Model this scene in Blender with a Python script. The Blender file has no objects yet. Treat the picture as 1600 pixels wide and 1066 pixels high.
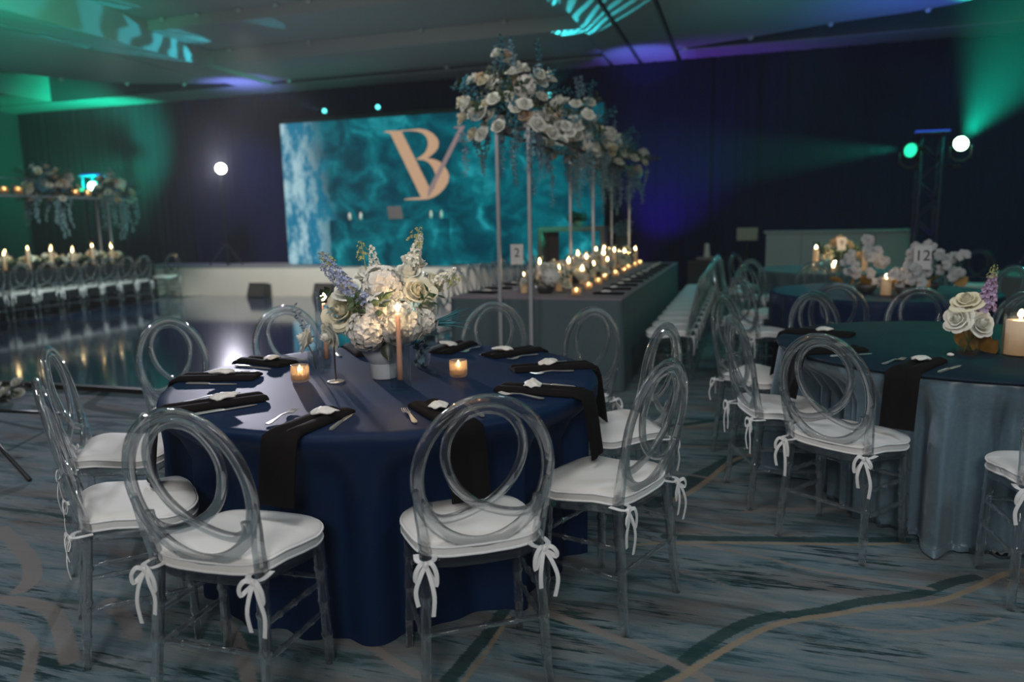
import bpy, math, random
import numpy as np
from mathutils import Vector, Matrix, Euler
from mathutils.geometry import tessellate_polygon

S = bpy.context.scene
COL = S.collection
PI = math.pi
R = math.radians
rng = random.Random(7)

# ------------------------------------------------------------------ camera, world, lights, exposure
cam_data = bpy.data.cameras.new('camera')
cam = bpy.data.objects.new('camera', cam_data)
COL.objects.link(cam)
cam_data.sensor_width = 36.0
cam_data.lens = 26.1
cam_data.clip_end = 100
cam.matrix_world = (Matrix.Translation((0, 0, 1.408)) @ Matrix.Rotation(R(17.4), 4, 'Z')
                    @ Matrix.Rotation(R(90 - 9.02), 4, 'X') @ Matrix.Rotation(R(-1.13), 4, 'Z'))
cam_data.dof.use_dof = True
cam_data.dof.focus_distance = 2.7
cam_data.dof.aperture_fstop = 1.6
S.camera = cam

S.view_settings.view_transform = 'Standard'
S.view_settings.look = 'None'
S.view_settings.gamma = 1.0
S.view_settings.use_curve_mapping = False
S.view_settings.exposure = 0.0

S.cycles.max_bounces = 10
S.cycles.diffuse_bounces = 2
S.cycles.glossy_bounces = 4
S.cycles.transmission_bounces = 8
S.cycles.transparent_max_bounces = 18
S.cycles.volume_bounces = 0
S.cycles.caustics_reflective = False
S.cycles.caustics_refractive = False
S.cycles.sample_clamp_indirect = 2.0
S.cycles.use_denoising = True
S.cycles.use_light_tree = True
S.cycles.use_adaptive_sampling = True
S.cycles.adaptive_threshold = 0.035

world = bpy.data.worlds.new('world')
S.world = world
world.use_nodes = True
world.node_tree.nodes['Background'].inputs[0].default_value = (0.02, 0.05, 0.07, 1)
world.node_tree.nodes['Background'].inputs[1].default_value = 0.2
# thin stage haze filling the room
_hz = world.node_tree.nodes.new('ShaderNodeVolumeScatter')
_hz.inputs['Color'].default_value = (0.9, 0.95, 1.0, 1)
_hz.inputs['Density'].default_value = 0.0026
world.node_tree.links.new(_hz.outputs[0], world.node_tree.nodes['World Output'].inputs['Volume'])


def lamp(name, kind, loc, energy, color, target=None, size=0.2, angle=45, blend=0.5, soft=0.05):
    l = bpy.data.lights.new(name, kind)
    l.energy = energy
    l.color = color
    if kind == 'AREA':
        l.size = size
    elif kind == 'SPOT':
        l.spot_size = R(angle); l.spot_blend = blend; l.shadow_soft_size = soft
    else:
        l.shadow_soft_size = soft
    o = bpy.data.objects.new(name, l)
    COL.objects.link(o)
    o.location = loc
    if target is not None:
        d = Vector(target) - Vector(loc)
        o.rotation_euler = d.to_track_quat('-Z', 'Y').to_euler()
    return o


NEUTRAL = (1.0, 0.95, 0.90)
# house lights over the room behind the camera and above the guest tables
lamp('house_light', 'AREA', (0.6, -3.6, 3.6), 150, (1.0, 0.95, 0.90), (-1.2, 2.6, 0.7), size=1.6)
lamp('ceiling_wash', 'AREA', (-1.4, 1.6, 4.7), 38, (1.0, 0.95, 0.90), (-1.5, 2.4, 0.6), size=0.9)
lamp('ceiling_wash', 'AREA', (-4.2, 1.2, 4.6), 36, (0.88, 0.95, 1.0), (-2.6, 3.0, 0.6), size=0.8)
lamp('ceiling_wash', 'AREA', (2.8, 1.6, 4.6), 46, (0.78, 0.94, 1.0), (1.1, 3.6, 0.5), size=0.8)
# house light on the stage front and dance floor
lamp('stage_front_spot', 'SPOT', (-7.2, 9.8, 4.3), 980, (1.0, 0.90, 0.80), (-7.8, 13.0, 0.0), angle=74, blend=0.5, soft=0.2)
lamp('flower_fill_spot', 'SPOT', (-0.9, 0.5, 4.4), 60, (1.0, 0.96, 0.88), (-1.47, 2.84, 1.12), angle=12, blend=0.6, soft=0.05)  # unseen spots on the flowers, added to brighten the blooms
lamp('flower_fill_spot', 'SPOT', (0.6, 1.6, 4.4), 45, (1.0, 0.94, 0.85), (1.05, 3.9, 0.95), angle=9, blend=0.6, soft=0.05)
lamp('flower_fill_spot', 'SPOT', (-3.0, 3.2, 4.3), 160, (0.95, 0.97, 0.92), (-1.85, 7.2, 2.5), angle=30, blend=0.8, soft=0.05)
lamp('flower_fill_spot', 'SPOT', (-8.6, 7.6, 4.2), 160, (1.0, 0.95, 0.80), (-12.0, 11.2, 2.3), angle=24, blend=0.8, soft=0.05)
lamp('chair_row_fill', 'SPOT', (-8.2, 8.6, 4.2), 900, (0.85, 1.0, 0.92), (-10.9, 10.2, 0.5), angle=50, blend=0.8, soft=0.2)  # unseen lamp added to brighten the chairs beside the dance floor
# coloured washes on the ceiling, added as hidden mid-air lamps without fixtures
lamp('hidden_ceiling_lamp', 'SPOT', (-6.5, 9.0, 1.2), 70, (0.58, 0.90, 1.0), (-6.0, 11.8, 4.9), angle=100, blend=0.9, soft=0.2)
lamp('green_uplight', 'SPOT', (-8.3, 6.8, 3.0), 240, (0.0, 1.0, 0.55), (-9.9, 8.4, 4.7), angle=85, blend=0.9, soft=0.1)
lamp('green_wall_wash', 'SPOT', (-13.0, 12.3, 2.4), 1000, (0.0, 1.0, 0.5), (-15.6, 15.0, 3.2), angle=80, blend=1.0, soft=0.1)
lamp('teal_uplight', 'SPOT', (-12.2, 9.5, 2.2), 22, (0.0, 0.8, 0.75), (-12.0, 10.5, 4.43), angle=130, blend=0.9, soft=0.1)
lamp('blue_uplight', 'SPOT', (-10.2, 13.6, 3.5), 85, (0.20, 0.24, 1.0), (-10.3, 13.9, 4.43), angle=100, blend=0.9, soft=0.1)
lamp('blue_uplight', 'SPOT', (-1.9, 13.6, 2.9), 120, (0.12, 0.18, 1.0), (-1.9, 14.4, 4.43), angle=62, blend=0.8, soft=0.1)
lamp('blue_uplight', 'SPOT', (2.6, 11.6, 2.8), 110, (0.06, 0.14, 1.0), (2.3, 12.4, 4.43), angle=100, blend=0.9, soft=0.1)
lamp('teal_uplight', 'SPOT', (0.6, 11.0, 2.4), 34, (0.0, 0.60, 0.8), (0.6, 12.0, 4.43), angle=120, blend=0.9, soft=0.1)
lamp('teal_low_wash', 'SPOT', (0.9, 12.4, 4.3), 120, (0.15, 0.85, 0.95), (0.2, 9.4, 0), angle=75, blend=0.9, soft=0.3)
lamp('teal_low_wash', 'SPOT', (3.4, 9.5, 4.3), 70, (0.10, 0.85, 0.9), (2.6, 8.6, 0), angle=85, blend=0.9, soft=0.3)
lamp('purple_curtain_wash', 'SPOT', (-1.9, 14.0, 0.5), 330, (0.22, 0.03, 1.0), (-1.4, 15.1, 2.6), angle=80, blend=1.0, soft=0.1)
lamp('violet_curtain_wash', 'SPOT', (-10.6, 13.3, 3.6), 190, (0.55, 0.52, 0.95), (-11.2, 15.0, 2.0), angle=95, blend=1.0, soft=0.1)


def gobo_lamp(loc, target, energy, color, angle, seed, scale):
    """profile spot that throws a broken water pattern"""
    o = lamp('gobo_spot', 'SPOT', loc, energy, color, target, angle=angle, blend=0.15, soft=0.01)
    l = o.data
    l.use_nodes = True
    nt = l.node_tree
    em = nt.nodes['Emission']
    tc = nt.nodes.new('ShaderNodeTexCoord')
    sp = nt.nodes.new('ShaderNodeSeparateXYZ')
    nt.links.new(tc.outputs['Normal'], sp.inputs[0])
    cb = nt.nodes.new('ShaderNodeCombineXYZ')
    for i, k in enumerate('XY'):
        d = nt.nodes.new('ShaderNodeMath'); d.operation = 'DIVIDE'
        nt.links.new(sp.outputs[k], d.inputs[0]); nt.links.new(sp.outputs['Z'], d.inputs[1])
        nt.links.new(d.outputs[0], cb.inputs[i])
    cb.inputs[2].default_value = seed
    w = nt.nodes.new('ShaderNodeTexWave')
    w.inputs['Scale'].default_value = scale
    w.inputs['Distortion'].default_value = 7.0
    w.inputs['Detail'].default_value = 1.5
    w.inputs['Detail Scale'].default_value = 1.2
    nt.links.new(cb.outputs[0], w.inputs['Vector'])
    r = nt.nodes.new('ShaderNodeValToRGB')
    r.color_ramp.elements[0].position = 0.42; r.color_ramp.elements[0].color = (0.06, 0.06, 0.06, 1)
    r.color_ramp.elements[1].position = 0.72; r.color_ramp.elements[1].color = (1, 1, 1, 1)
    nt.links.new(w.outputs['Fac'], r.inputs[0])
    nt.links.new(r.outputs[0], em.inputs['Strength'])
    return o


gobo_lamp((-3.62, 14.2, 3.80), (-2.35, 11.4, 4.5), 1300, (0.05, 0.85, 0.95), 24, 1.0, 6.0)
gobo_lamp((-8.52, 14.2, 3.80), (-9.65, 11.0, 4.46), 1100, (0.05, 0.75, 0.95), 20, 4.0, 6.0)
gobo_lamp((-7.28, 14.2, 3.80), (-7.7, 9.9, 4.95), 420, (0.05, 0.70, 0.95), 9, 7.0, 9.0)

# ------------------------------------------------------------------ materials


def new_mat(name):
    m = bpy.data.materials.new(name)
    m.use_nodes = True
    nt = m.node_tree
    b = nt.nodes['Principled BSDF']
    return m, nt, b


def N(nt, t, **kw):
    n = nt.nodes.new(t)
    for k, v in kw.items():
        setattr(n, k, v)
    return n


def plain(name, col, rough=0.6, metal=0.0, spec=0.5, noise=0.0, scale=20, sheen=0.0, emit=None, estr=0.0, bump=0.0, trans=0.0, coat=0.0):
    m, nt, b = new_mat(name)
    b.inputs['Base Color'].default_value = (*col, 1)
    b.inputs['Roughness'].default_value = rough
    b.inputs['Metallic'].default_value = metal
    b.inputs['Specular IOR Level'].default_value = spec
    b.inputs['Sheen Weight'].default_value = sheen
    b.inputs['Transmission Weight'].default_value = trans
    b.inputs['Coat Weight'].default_value = coat
    if emit:
        b.inputs['Emission Color'].default_value = (*emit, 1)
        b.inputs['Emission Strength'].default_value = estr
    if noise or bump:
        tc = N(nt, 'ShaderNodeTexCoord')
        nz = N(nt, 'ShaderNodeTexNoise')
        nz.inputs['Scale'].default_value = scale
        nz.inputs['Detail'].default_value = 5
        nt.links.new(tc.outputs['Object'], nz.inputs['Vector'])
        if noise:
            mx = N(nt, 'ShaderNodeMix', data_type='RGBA')
            mx.inputs[6].default_value = (*[c * (1 - noise) for c in col], 1)
            mx.inputs[7].default_value = (*[min(1, c * (1 + noise)) for c in col], 1)
            nt.links.new(nz.outputs['Fac'], mx.inputs[0])
            nt.links.new(mx.outputs[2], b.inputs['Base Color'])
        if bump:
            bp = N(nt, 'ShaderNodeBump')
            bp.inputs['Strength'].default_value = bump
            bp.inputs['Distance'].default_value = 0.01
            nt.links.new(nz.outputs['Fac'], bp.inputs['Height'])
            nt.links.new(bp.outputs['Normal'], b.inputs['Normal'])
    return m


def emission(name, col, strength):
    m = bpy.data.materials.new(name)
    m.use_nodes = True
    nt = m.node_tree
    nt.nodes.clear()
    o = N(nt, 'ShaderNodeOutputMaterial')
    e = N(nt, 'ShaderNodeEmission')
    e.inputs[0].default_value = (*col, 1)
    e.inputs[1].default_value = strength
    nt.links.new(e.outputs[0], o.inputs[0])
    return m


def clear(name, col, tint, mixf, rough=0.02, ior=1.45, scuff_bright=0.0):
    """clear plastic or glass: refracting body with some straight-through transmission"""
    m = bpy.data.materials.new(name)
    m.use_nodes = True
    nt = m.node_tree
    nt.nodes.clear()
    o = N(nt, 'ShaderNodeOutputMaterial')
    g = N(nt, 'ShaderNodeBsdfGlass')
    g.inputs['Color'].default_value = (*col, 1)
    g.inputs['Roughness'].default_value = rough
    g.inputs['IOR'].default_value = ior
    t = N(nt, 'ShaderNodeBsdfTransparent')
    t.inputs[0].default_value = (*tint, 1)
    x = N(nt, 'ShaderNodeMixShader')
    x.inputs[0].default_value = mixf
    nt.links.new(t.outputs[0], x.inputs[1])
    nt.links.new(g.outputs[0], x.inputs[2])
    last = x
    if scuff_bright:  # pale diffuse share: scuffs, plus brightness put in for missing reflections
        d = N(nt, 'ShaderNodeBsdfDiffuse')
        d.inputs[0].default_value = (0.8, 0.82, 0.83, 1)
        y = N(nt, 'ShaderNodeMixShader')
        y.inputs[0].default_value = scuff_bright
        nt.links.new(x.outputs[0], y.inputs[1])
        nt.links.new(d.outputs[0], y.inputs[2])
        last = y
    nt.links.new(last.outputs[0], o.inputs[0])
    return m


ACR = clear('clear_acrylic', (0.98, 0.985, 0.99), (0.94, 0.95, 0.955), 0.55, 0.03, 1.45, scuff_bright=0.018)
GLASS = clear('thin_glass', (0.98, 0.99, 0.99), (0.97, 0.98, 0.98), 0.14, 0.01, 1.2)
CUSH = plain('white_cushion', (0.74, 0.74, 0.73), 0.75, noise=0.04, scale=30, bump=0.15)
TIEM = plain('white_ribbon', (0.78, 0.79, 0.80), 0.7)
NAVY = plain('navy_satin', (0.003, 0.016, 0.056), 0.55, spec=0.18, noise=0.12, scale=260, bump=0.06)
TEALTOP = plain('dark_teal_cloth', (0.004, 0.018, 0.034), 0.6, spec=0.2, noise=0.12, scale=200, bump=0.05)
VELVET = plain('blue_grey_velvet', (0.105, 0.172, 0.220), 0.40, noise=0.30, scale=60, sheen=0.25)
GREYCLOTH = plain('grey_teal_cloth', (0.062, 0.098, 0.112), 0.7, noise=0.08, scale=150)
RUNTOP = plain('mauve_grey_cloth', (0.20, 0.17, 0.19), 0.75, noise=0.05, scale=150)
BLACKN = plain('black_napkin', (0.005, 0.0035, 0.004), 0.85, spec=0.15, noise=0.2, scale=300, bump=0.1)
SHELLM = plain('oyster_shell', (0.72, 0.70, 0.66), 0.5, noise=0.25, scale=60, bump=0.6)
STEEL = plain('polished_steel', (0.62, 0.60, 0.57), 0.32, metal=0.75)
POLEM = plain('pale_metal_pole', (0.62, 0.62, 0.64), 0.35, metal=0.6)
BLACK = plain('black_metal', (0.012, 0.012, 0.014), 0.5)
DARKW = plain('dark_edge_trim', (0.012, 0.008, 0.007), 0.5)
WHITE = plain('white_paint', (0.72, 0.70, 0.66), 0.55, noise=0.03, scale=4)
CERAMIC = plain('white_ceramic', (0.62, 0.66, 0.70), 0.5, noise=0.03, scale=8)
CARD = plain('white_card', (0.62, 0.64, 0.66), 0.7)
INK = plain('black_ink', (0.01, 0.01, 0.012), 0.7)
BARF = plain('pale_bar_front', (0.24, 0.30, 0.31), 0.6, noise=0.04, scale=3)
def petal(*a, thin=0.20, **k):
    m = plain(*a, **k)
    nt = m.node_tree
    b = nt.nodes['Principled BSDF']
    o = nt.nodes['Material Output']
    t = N(nt, 'ShaderNodeBsdfTranslucent')
    if b.inputs['Base Color'].is_linked:
        nt.links.new(b.inputs['Base Color'].links[0].from_socket, t.inputs[0])
    x = N(nt, 'ShaderNodeMixShader'); x.inputs[0].default_value = thin
    nt.links.new(b.outputs[0], x.inputs[1]); nt.links.new(t.outputs[0], x.inputs[2]); nt.links.new(x.outputs[0], o.inputs[0])
    return m


ROSE = petal('cream_rose_petals', (0.86, 0.80, 0.60), 0.6, noise=0.10, scale=9, spec=0.3)
ROSEW = petal('white_rose_petals', (0.88, 0.87, 0.78), 0.6, noise=0.08, scale=9, spec=0.3)
ROSEP = petal('peach_rose_petals', (0.78, 0.56, 0.38), 0.6, noise=0.12, scale=9, spec=0.3)
HYDR = petal('white_hydrangea', (0.86, 0.82, 0.76), 0.6, noise=0.14, scale=40, spec=0.3)
BLUEF = plain('blue_delphinium', (0.30, 0.35, 0.52), 0.6, noise=0.3, scale=40)
DUSTB = plain('dusty_blue_foliage', (0.20, 0.34, 0.40), 0.7, noise=0.3, scale=30)
TEALF = plain('teal_dried_foliage', (0.03, 0.17, 0.22), 0.7, noise=0.3, scale=30)
LILAC = plain('lilac_stock', (0.42, 0.30, 0.46), 0.6, noise=0.25, scale=40)
GREEN = plain('green_foliage', (0.045, 0.075, 0.030), 0.55, noise=0.4, scale=20)
DGREEN = plain('dark_green_leaf', (0.014, 0.028, 0.012), 0.4, noise=0.3, scale=20)
YGREEN = plain('yellow_green_bud', (0.38, 0.40, 0.16), 0.6, noise=0.2, scale=30)
STEMG = plain('green_stem', (0.10, 0.14, 0.05), 0.6)
GOLDL = plain('golden_dried_leaf', (0.42, 0.22, 0.05), 0.6, noise=0.4, scale=25, bump=0.3)
ORCH = petal('white_orchid_petals', (0.56, 0.55, 0.56), 0.55, noise=0.05, scale=20)
WAXP = plain('pink_wax', (0.62, 0.34, 0.25), 0.5, emit=(0.7, 0.25, 0.12), estr=0.02)
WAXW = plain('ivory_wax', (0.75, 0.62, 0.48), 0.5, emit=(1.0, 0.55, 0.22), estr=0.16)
def votive_glass():
    m = clear('ribbed_votive_glass', (1.0, 0.94, 0.88), (0.96, 0.91, 0.86), 0.45, 0.10, 1.3)
    nt = m.node_tree
    o = nt.nodes['Material Output']
    base = o.inputs[0].links[0].from_socket
    t = N(nt, 'ShaderNodeBsdfTranslucent'); t.inputs[0].default_value = (0.98, 0.80, 0.66, 1)
    x = N(nt, 'ShaderNodeMixShader'); x.inputs[0].default_value = 0.42
    nt.links.new(base, x.inputs[1]); nt.links.new(t.outputs[0], x.inputs[2]); nt.links.new(x.outputs[0], o.inputs[0])
    return m


AMBER = votive_glass()
AMBERF = plain('amber_votive_glass', (0.50, 0.30, 0.14), 0.25, trans=0.3, emit=(1.0, 0.45, 0.14), estr=0.45)
FLAME = emission('candle_flame', (1.0, 0.66, 0.26), 30)
CEILM = plain('painted_ceiling', (0.42, 0.41, 0.39), 0.85, noise=0.03, scale=1.5)
CEILD = plain('dark_groove_and_shade', (0.06, 0.065, 0.07), 0.85)  # dark ceiling colour for grooves; on slots and soffit fronts it paints shade
WALLM = plain('dark_wall_covering', (0.05, 0.07, 0.075), 0.85, noise=0.1, scale=2)
DRAPE = plain('navy_drape', (0.007, 0.010, 0.042), 0.9, spec=0.1, noise=0.15, scale=12)
LAPTOP = plain('grey_aluminium', (0.20, 0.19, 0.20), 0.45, metal=0.4)
PURPLEM = plain('truss_steel', (0.03, 0.025, 0.06), 0.5, metal=0.3)
L_WHITE = emission('white_lamp_lens', (1.0, 0.92, 0.80), 12)
L_GREENW = emission('bright_green_lens', (0.55, 1.0, 0.68), 14)
L_GREEN = emission('green_lens', (0.02, 0.85, 0.42), 1.6)
L_CYAN = emission('cyan_lens', (0.12, 0.95, 0.95), 2.6)
L_BLUE = emission('blue_led_strip', (0.03, 0.10, 0.75), 0.6)
L_DOWN = emission('small_ceiling_lens', (0.35, 0.55, 0.5), 0.35)


def dance_floor_mat():
    m, nt, b = new_mat('glossy_navy_vinyl')
    b.inputs['Base Color'].default_value = (0.012, 0.034, 0.095, 1)
    b.inputs['Roughness'].default_value = 0.10
    b.inputs['Specular IOR Level'].default_value = 0.9
    b.inputs['Coat Weight'].default_value = 0.6
    b.inputs['Coat Roughness'].default_value = 0.06
    tc = N(nt, 'ShaderNodeTexCoord'); nz = N(nt, 'ShaderNodeTexNoise')
    nz.inputs['Scale'].default_value = 1.6
    bp = N(nt, 'ShaderNodeBump'); bp.inputs['Strength'].default_value = 0.03; bp.inputs['Distance'].default_value = 0.05
    nt.links.new(tc.outputs['Object'], nz.inputs['Vector'])
    nt.links.new(nz.outputs['Fac'], bp.inputs['Height'])
    nt.links.new(bp.outputs['Normal'], b.inputs['Normal'])
    return m


DANCE = dance_floor_mat()


def ocean_mat():
    """LED wall picture: teal sea seen from above with bright ripples and a band of surf on its left"""
    m = bpy.data.materials.new('led_ocean_picture')
    m.use_nodes = True
    nt = m.node_tree
    nt.nodes.clear()
    L = nt.links.new
    out = N(nt, 'ShaderNodeOutputMaterial'); em = N(nt, 'ShaderNodeEmission')
    geo = N(nt, 'ShaderNodeNewGeometry')
    sep = N(nt, 'ShaderNodeSeparateXYZ'); L(geo.outputs['Position'], sep.inputs[0])
    cmb = N(nt, 'ShaderNodeCombineXYZ'); L(sep.outputs['X'], cmb.inputs[0]); L(sep.outputs['Z'], cmb.inputs[1])
    n1 = N(nt, 'ShaderNodeTexNoise'); n1.inputs['Scale'].default_value = 1.1; n1.inputs['Detail'].default_value = 4
    L(cmb.outputs[0], n1.inputs['Vector'])
    add = N(nt, 'ShaderNodeVectorMath', operation='MULTIPLY_ADD')
    L(n1.outputs['Color'], add.inputs[0]); add.inputs[1].default_value = (1.6, 1.3, 0); L(cmb.outputs[0], add.inputs[2])
    vor = N(nt, 'ShaderNodeTexVoronoi', feature='DISTANCE_TO_EDGE'); vor.inputs['Scale'].default_value = 1.25
    L(add.outputs[0], vor.inputs['Vector'])
    r1 = N(nt, 'ShaderNodeValToRGB')
    r1.color_ramp.elements[0].position = 0.0; r1.color_ramp.elements[0].color = (0.34, 0.34, 0.34, 1)
    r1.color_ramp.elements[1].position = 0.30; r1.color_ramp.elements[1].color = (0, 0, 0, 1)
    L(vor.outputs['Distance'], r1.inputs[0])
    n2 = N(nt, 'ShaderNodeTexNoise'); n2.inputs['Scale'].default_value = 1.0; n2.inputs['Detail'].default_value = 8
    n2.inputs['Roughness'].default_value = 0.72
    L(add.outputs[0], n2.inputs['Vector'])
    mul = N(nt, 'ShaderNodeMath', operation='MULTIPLY'); L(r1.outputs[0], mul.inputs[0]); L(n2.outputs['Fac'], mul.inputs[1])
    ad2 = N(nt, 'ShaderNodeMath', operation='ADD'); L(mul.outputs[0], ad2.inputs[0])
    n3 = N(nt, 'ShaderNodeMath', operation='MULTIPLY'); L(n2.outputs['Fac'], n3.inputs[0]); n3.inputs[1].default_value = 0.88
    L(n3.outputs[0], ad2.inputs[1])
    ramp = N(nt, 'ShaderNodeValToRGB')
    e = ramp.color_ramp.elements
    e[0].position = 0.30; e[0].color = (0.0, 0.018, 0.036, 1)
    e[1].position = 0.82; e[1].color = (0.03, 0.46, 0.52, 1)
    x = e.new(0.48); x.color = (0.0, 0.065, 0.095, 1)
    x = e.new(0.62); x.color = (0.0, 0.15, 0.19, 1)
    L(ad2.outputs[0], ramp.inputs[0])
    # surf band
    ny = N(nt, 'ShaderNodeTexNoise'); ny.inputs['Scale'].default_value = 2.2; ny.inputs['Detail'].default_value = 8; ny.inputs['Roughness'].default_value = 0.7
    sc = N(nt, 'ShaderNodeVectorMath', operation='MULTIPLY'); L(cmb.outputs[0], sc.inputs[0]); sc.inputs[1].default_value = (1.6, 0.7, 1)
    L(sc.outputs[0], ny.inputs['Vector'])
    off = N(nt, 'ShaderNodeMath', operation='MULTIPLY_ADD'); L(ny.outputs['Fac'], off.inputs[0]); off.inputs[1].default_value = 1.3; off.inputs[2].default_value = -0.65
    xx = N(nt, 'ShaderNodeMath', operation='ADD'); L(sep.outputs['X'], xx.inputs[0]); L(off.outputs[0], xx.inputs[1])
    slope = N(nt, 'ShaderNodeMath', operation='MULTIPLY_ADD'); L(sep.outputs['Z'], slope.inputs[0]); slope.inputs[1].default_value = 0.14; L(xx.outputs[0], slope.inputs[2])
    mr = N(nt, 'ShaderNodeMapRange'); mr.inputs['From Min'].default_value = -8.05; mr.inputs['From Max'].default_value = -8.75
    L(slope.outputs[0], mr.inputs['Value'])
    foam = N(nt, 'ShaderNodeValToRGB')
    foam.color_ramp.elements[0].position = 0.45; foam.color_ramp.elements[0].color = (0.01, 0.20, 0.34, 1)
    foam.color_ramp.elements[1].position = 0.60; foam.color_ramp.elements[1].color = (0.42, 0.66, 0.74, 1)
    L(ny.outputs['Fac'], foam.inputs[0])
    mx = N(nt, 'ShaderNodeMix', data_type='RGBA')
    L(mr.outputs[0], mx.inputs[0]); L(ramp.outputs[0], mx.inputs[6]); L(foam.outputs[0], mx.inputs[7])
    L(mx.outputs[2], em.inputs[0]); em.inputs[1].default_value = 0.85
    L(em.outputs[0], out.inputs[0])
    return m


OCEAN = ocean_mat()
LETTER = emission('led_peach_lettering', (0.60, 0.38, 0.24), 0.85)
LETTERG = emission('led_rose_grey_lettering', (0.30, 0.22, 0.22), 0.85)


def carpet_mat():
    m, nt, b = new_mat('patterned_carpet')
    L = nt.links.new
    tc = N(nt, 'ShaderNodeTexCoord')
    mp = N(nt, 'ShaderNodeMapping'); mp.inputs['Rotation'].default_value = (0, 0, R(-5))
    mp.inputs['Scale'].default_value = (1.0, 6.5, 1)
    L(tc.outputs['Object'], mp.inputs['Vector'])
    n1 = N(nt, 'ShaderNodeTexNoise'); n1.inputs['Scale'].default_value = 1.5; n1.inputs['Detail'].default_value = 11
    n1.inputs['Roughness'].default_value = 0.74; n1.inputs['Distortion'].default_value = 0.5
    L(mp.outputs[0], n1.inputs['Vector'])
    mp2 = N(nt, 'ShaderNodeMapping'); mp2.inputs['Scale'].default_value = (1.0, 4.0, 1); mp2.inputs['Location'].default_value = (3, 7, 0)
    L(tc.outputs['Object'], mp2.inputs['Vector'])
    n2 = N(nt, 'ShaderNodeTexNoise'); n2.inputs['Scale'].default_value = 1.2; n2.inputs['Detail'].default_value = 6; n2.inputs['Roughness'].default_value = 0.6
    L(mp2.outputs[0], n2.inputs['Vector'])
    r = N(nt, 'ShaderNodeValToRGB'); e = r.color_ramp.elements
    e[0].position = 0.28; e[0].color = (0.012, 0.050, 0.060, 1)
    e[1].position = 0.74; e[1].color = (0.23, 0.265, 0.275, 1)
    x = e.new(0.40); x.color = (0.035, 0.075, 0.085, 1)
    x = e.new(0.47); x.color = (0.105, 0.168, 0.198, 1)
    x = e.new(0.56); x.color = (0.160, 0.200, 0.216, 1)
    L(n1.outputs['Fac'], r.inputs[0])
    r2 = N(nt, 'ShaderNodeValToRGB'); e = r2.color_ramp.elements
    e[0].position = 0.50; e[0].color = (0, 0, 0, 1)
    e[1].position = 0.66; e[1].color = (0.75, 0.75, 0.75, 1)
    L(n2.outputs['Fac'], r2.inputs[0])
    mx = N(nt, 'ShaderNodeMix', data_type='RGBA')
    L(r2.outputs[0], mx.inputs[0]); L(r.outputs[0], mx.inputs[6]); mx.inputs[7].default_value = (0.150, 0.118, 0.108, 1)
    # short brush strokes of dark teal and near black
    mp4 = N(nt, 'ShaderNodeMapping'); mp4.inputs['Rotation'].default_value = (0, 0, R(-5)); mp4.inputs['Scale'].default_value = (3.0, 30.0, 1)
    L(tc.outputs['Object'], mp4.inputs['Vector'])
    n4 = N(nt, 'ShaderNodeTexNoise'); n4.inputs['Scale'].default_value = 1.4; n4.inputs['Detail'].default_value = 6; n4.inputs['Roughness'].default_value = 0.65
    L(mp4.outputs[0], n4.inputs['Vector'])
    mp5 = N(nt, 'ShaderNodeMapping'); mp5.inputs['Scale'].default_value = (1.0, 2.4, 1); mp5.inputs['Location'].default_value = (9, 2, 0)
    L(tc.outputs['Object'], mp5.inputs['Vector'])
    n5 = N(nt, 'ShaderNodeTexNoise'); n5.inputs['Scale'].default_value = 1.7; n5.inputs['Detail'].default_value = 3
    L(mp5.outputs[0], n5.inputs['Vector'])
    a5 = N(nt, 'ShaderNodeMath', operation='MULTIPLY_ADD'); L(n5.outputs['Fac'], a5.inputs[0]); a5.inputs[1].default_value = 0.75; L(n4.outputs['Fac'], a5.inputs[2])
    r5 = N(nt, 'ShaderNodeMapRange'); r5.inputs['From Min'].default_value = 0.98; r5.inputs['From Max'].default_value = 1.05; r5.inputs['To Max'].default_value = 0.9
    L(a5.outputs[0], r5.inputs['Value'])
    r6 = N(nt, 'ShaderNodeMapRange'); r6.inputs['From Min'].default_value = 0.70; r6.inputs['From Max'].default_value = 0.62; r6.inputs['To Max'].default_value = 0.55
    L(a5.outputs[0], r6.inputs['Value'])
    m4 = N(nt, 'ShaderNodeMix', data_type='RGBA'); L(r5.outputs[0], m4.inputs[0]); L(mx.outputs[2], m4.inputs[6]); m4.inputs[7].default_value = (0.006, 0.030, 0.034, 1)
    m5 = N(nt, 'ShaderNodeMix', data_type='RGBA'); L(r6.outputs[0], m5.inputs[0]); L(m4.outputs[2], m5.inputs[6]); m5.inputs[7].default_value = (0.27, 0.28, 0.285, 1)
    # woven curves, read from the floor's colour attribute (r gold, g dark teal, b pale)
    at = N(nt, 'ShaderNodeAttribute'); at.attribute_name = 'weave'
    sp = N(nt, 'ShaderNodeSeparateColor'); L(at.outputs['Color'], sp.inputs[0])
    fz = N(nt, 'ShaderNodeTexNoise'); fz.inputs['Scale'].default_value = 22; fz.inputs['Detail'].default_value = 3
    L(mp.outputs[0], fz.inputs['Vector'])
    cur = m5.outputs[2]
    for ch, col in ((1, (0.012, 0.040, 0.042)), (2, (0.21, 0.195, 0.185)), (0, (0.26, 0.21, 0.15))):
        ma = N(nt, 'ShaderNodeMath', operation='MULTIPLY_ADD')
        L(fz.outputs['Fac'], ma.inputs[0]); ma.inputs[1].default_value = 1.1 if ch == 1 else 0.8; ma.inputs[2].default_value = -0.55 if ch == 1 else -0.40
        a2 = N(nt, 'ShaderNodeMath', operation='ADD'); L(sp.outputs[ch], a2.inputs[0]); L(ma.outputs[0], a2.inputs[1])
        mr = N(nt, 'ShaderNodeMapRange'); mr.inputs['From Min'].default_value = 0.38; mr.inputs['From Max'].default_value = 0.62
        mr.inputs['To Max'].default_value = 0.85
        L(a2.outputs[0], mr.inputs['Value'])
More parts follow.
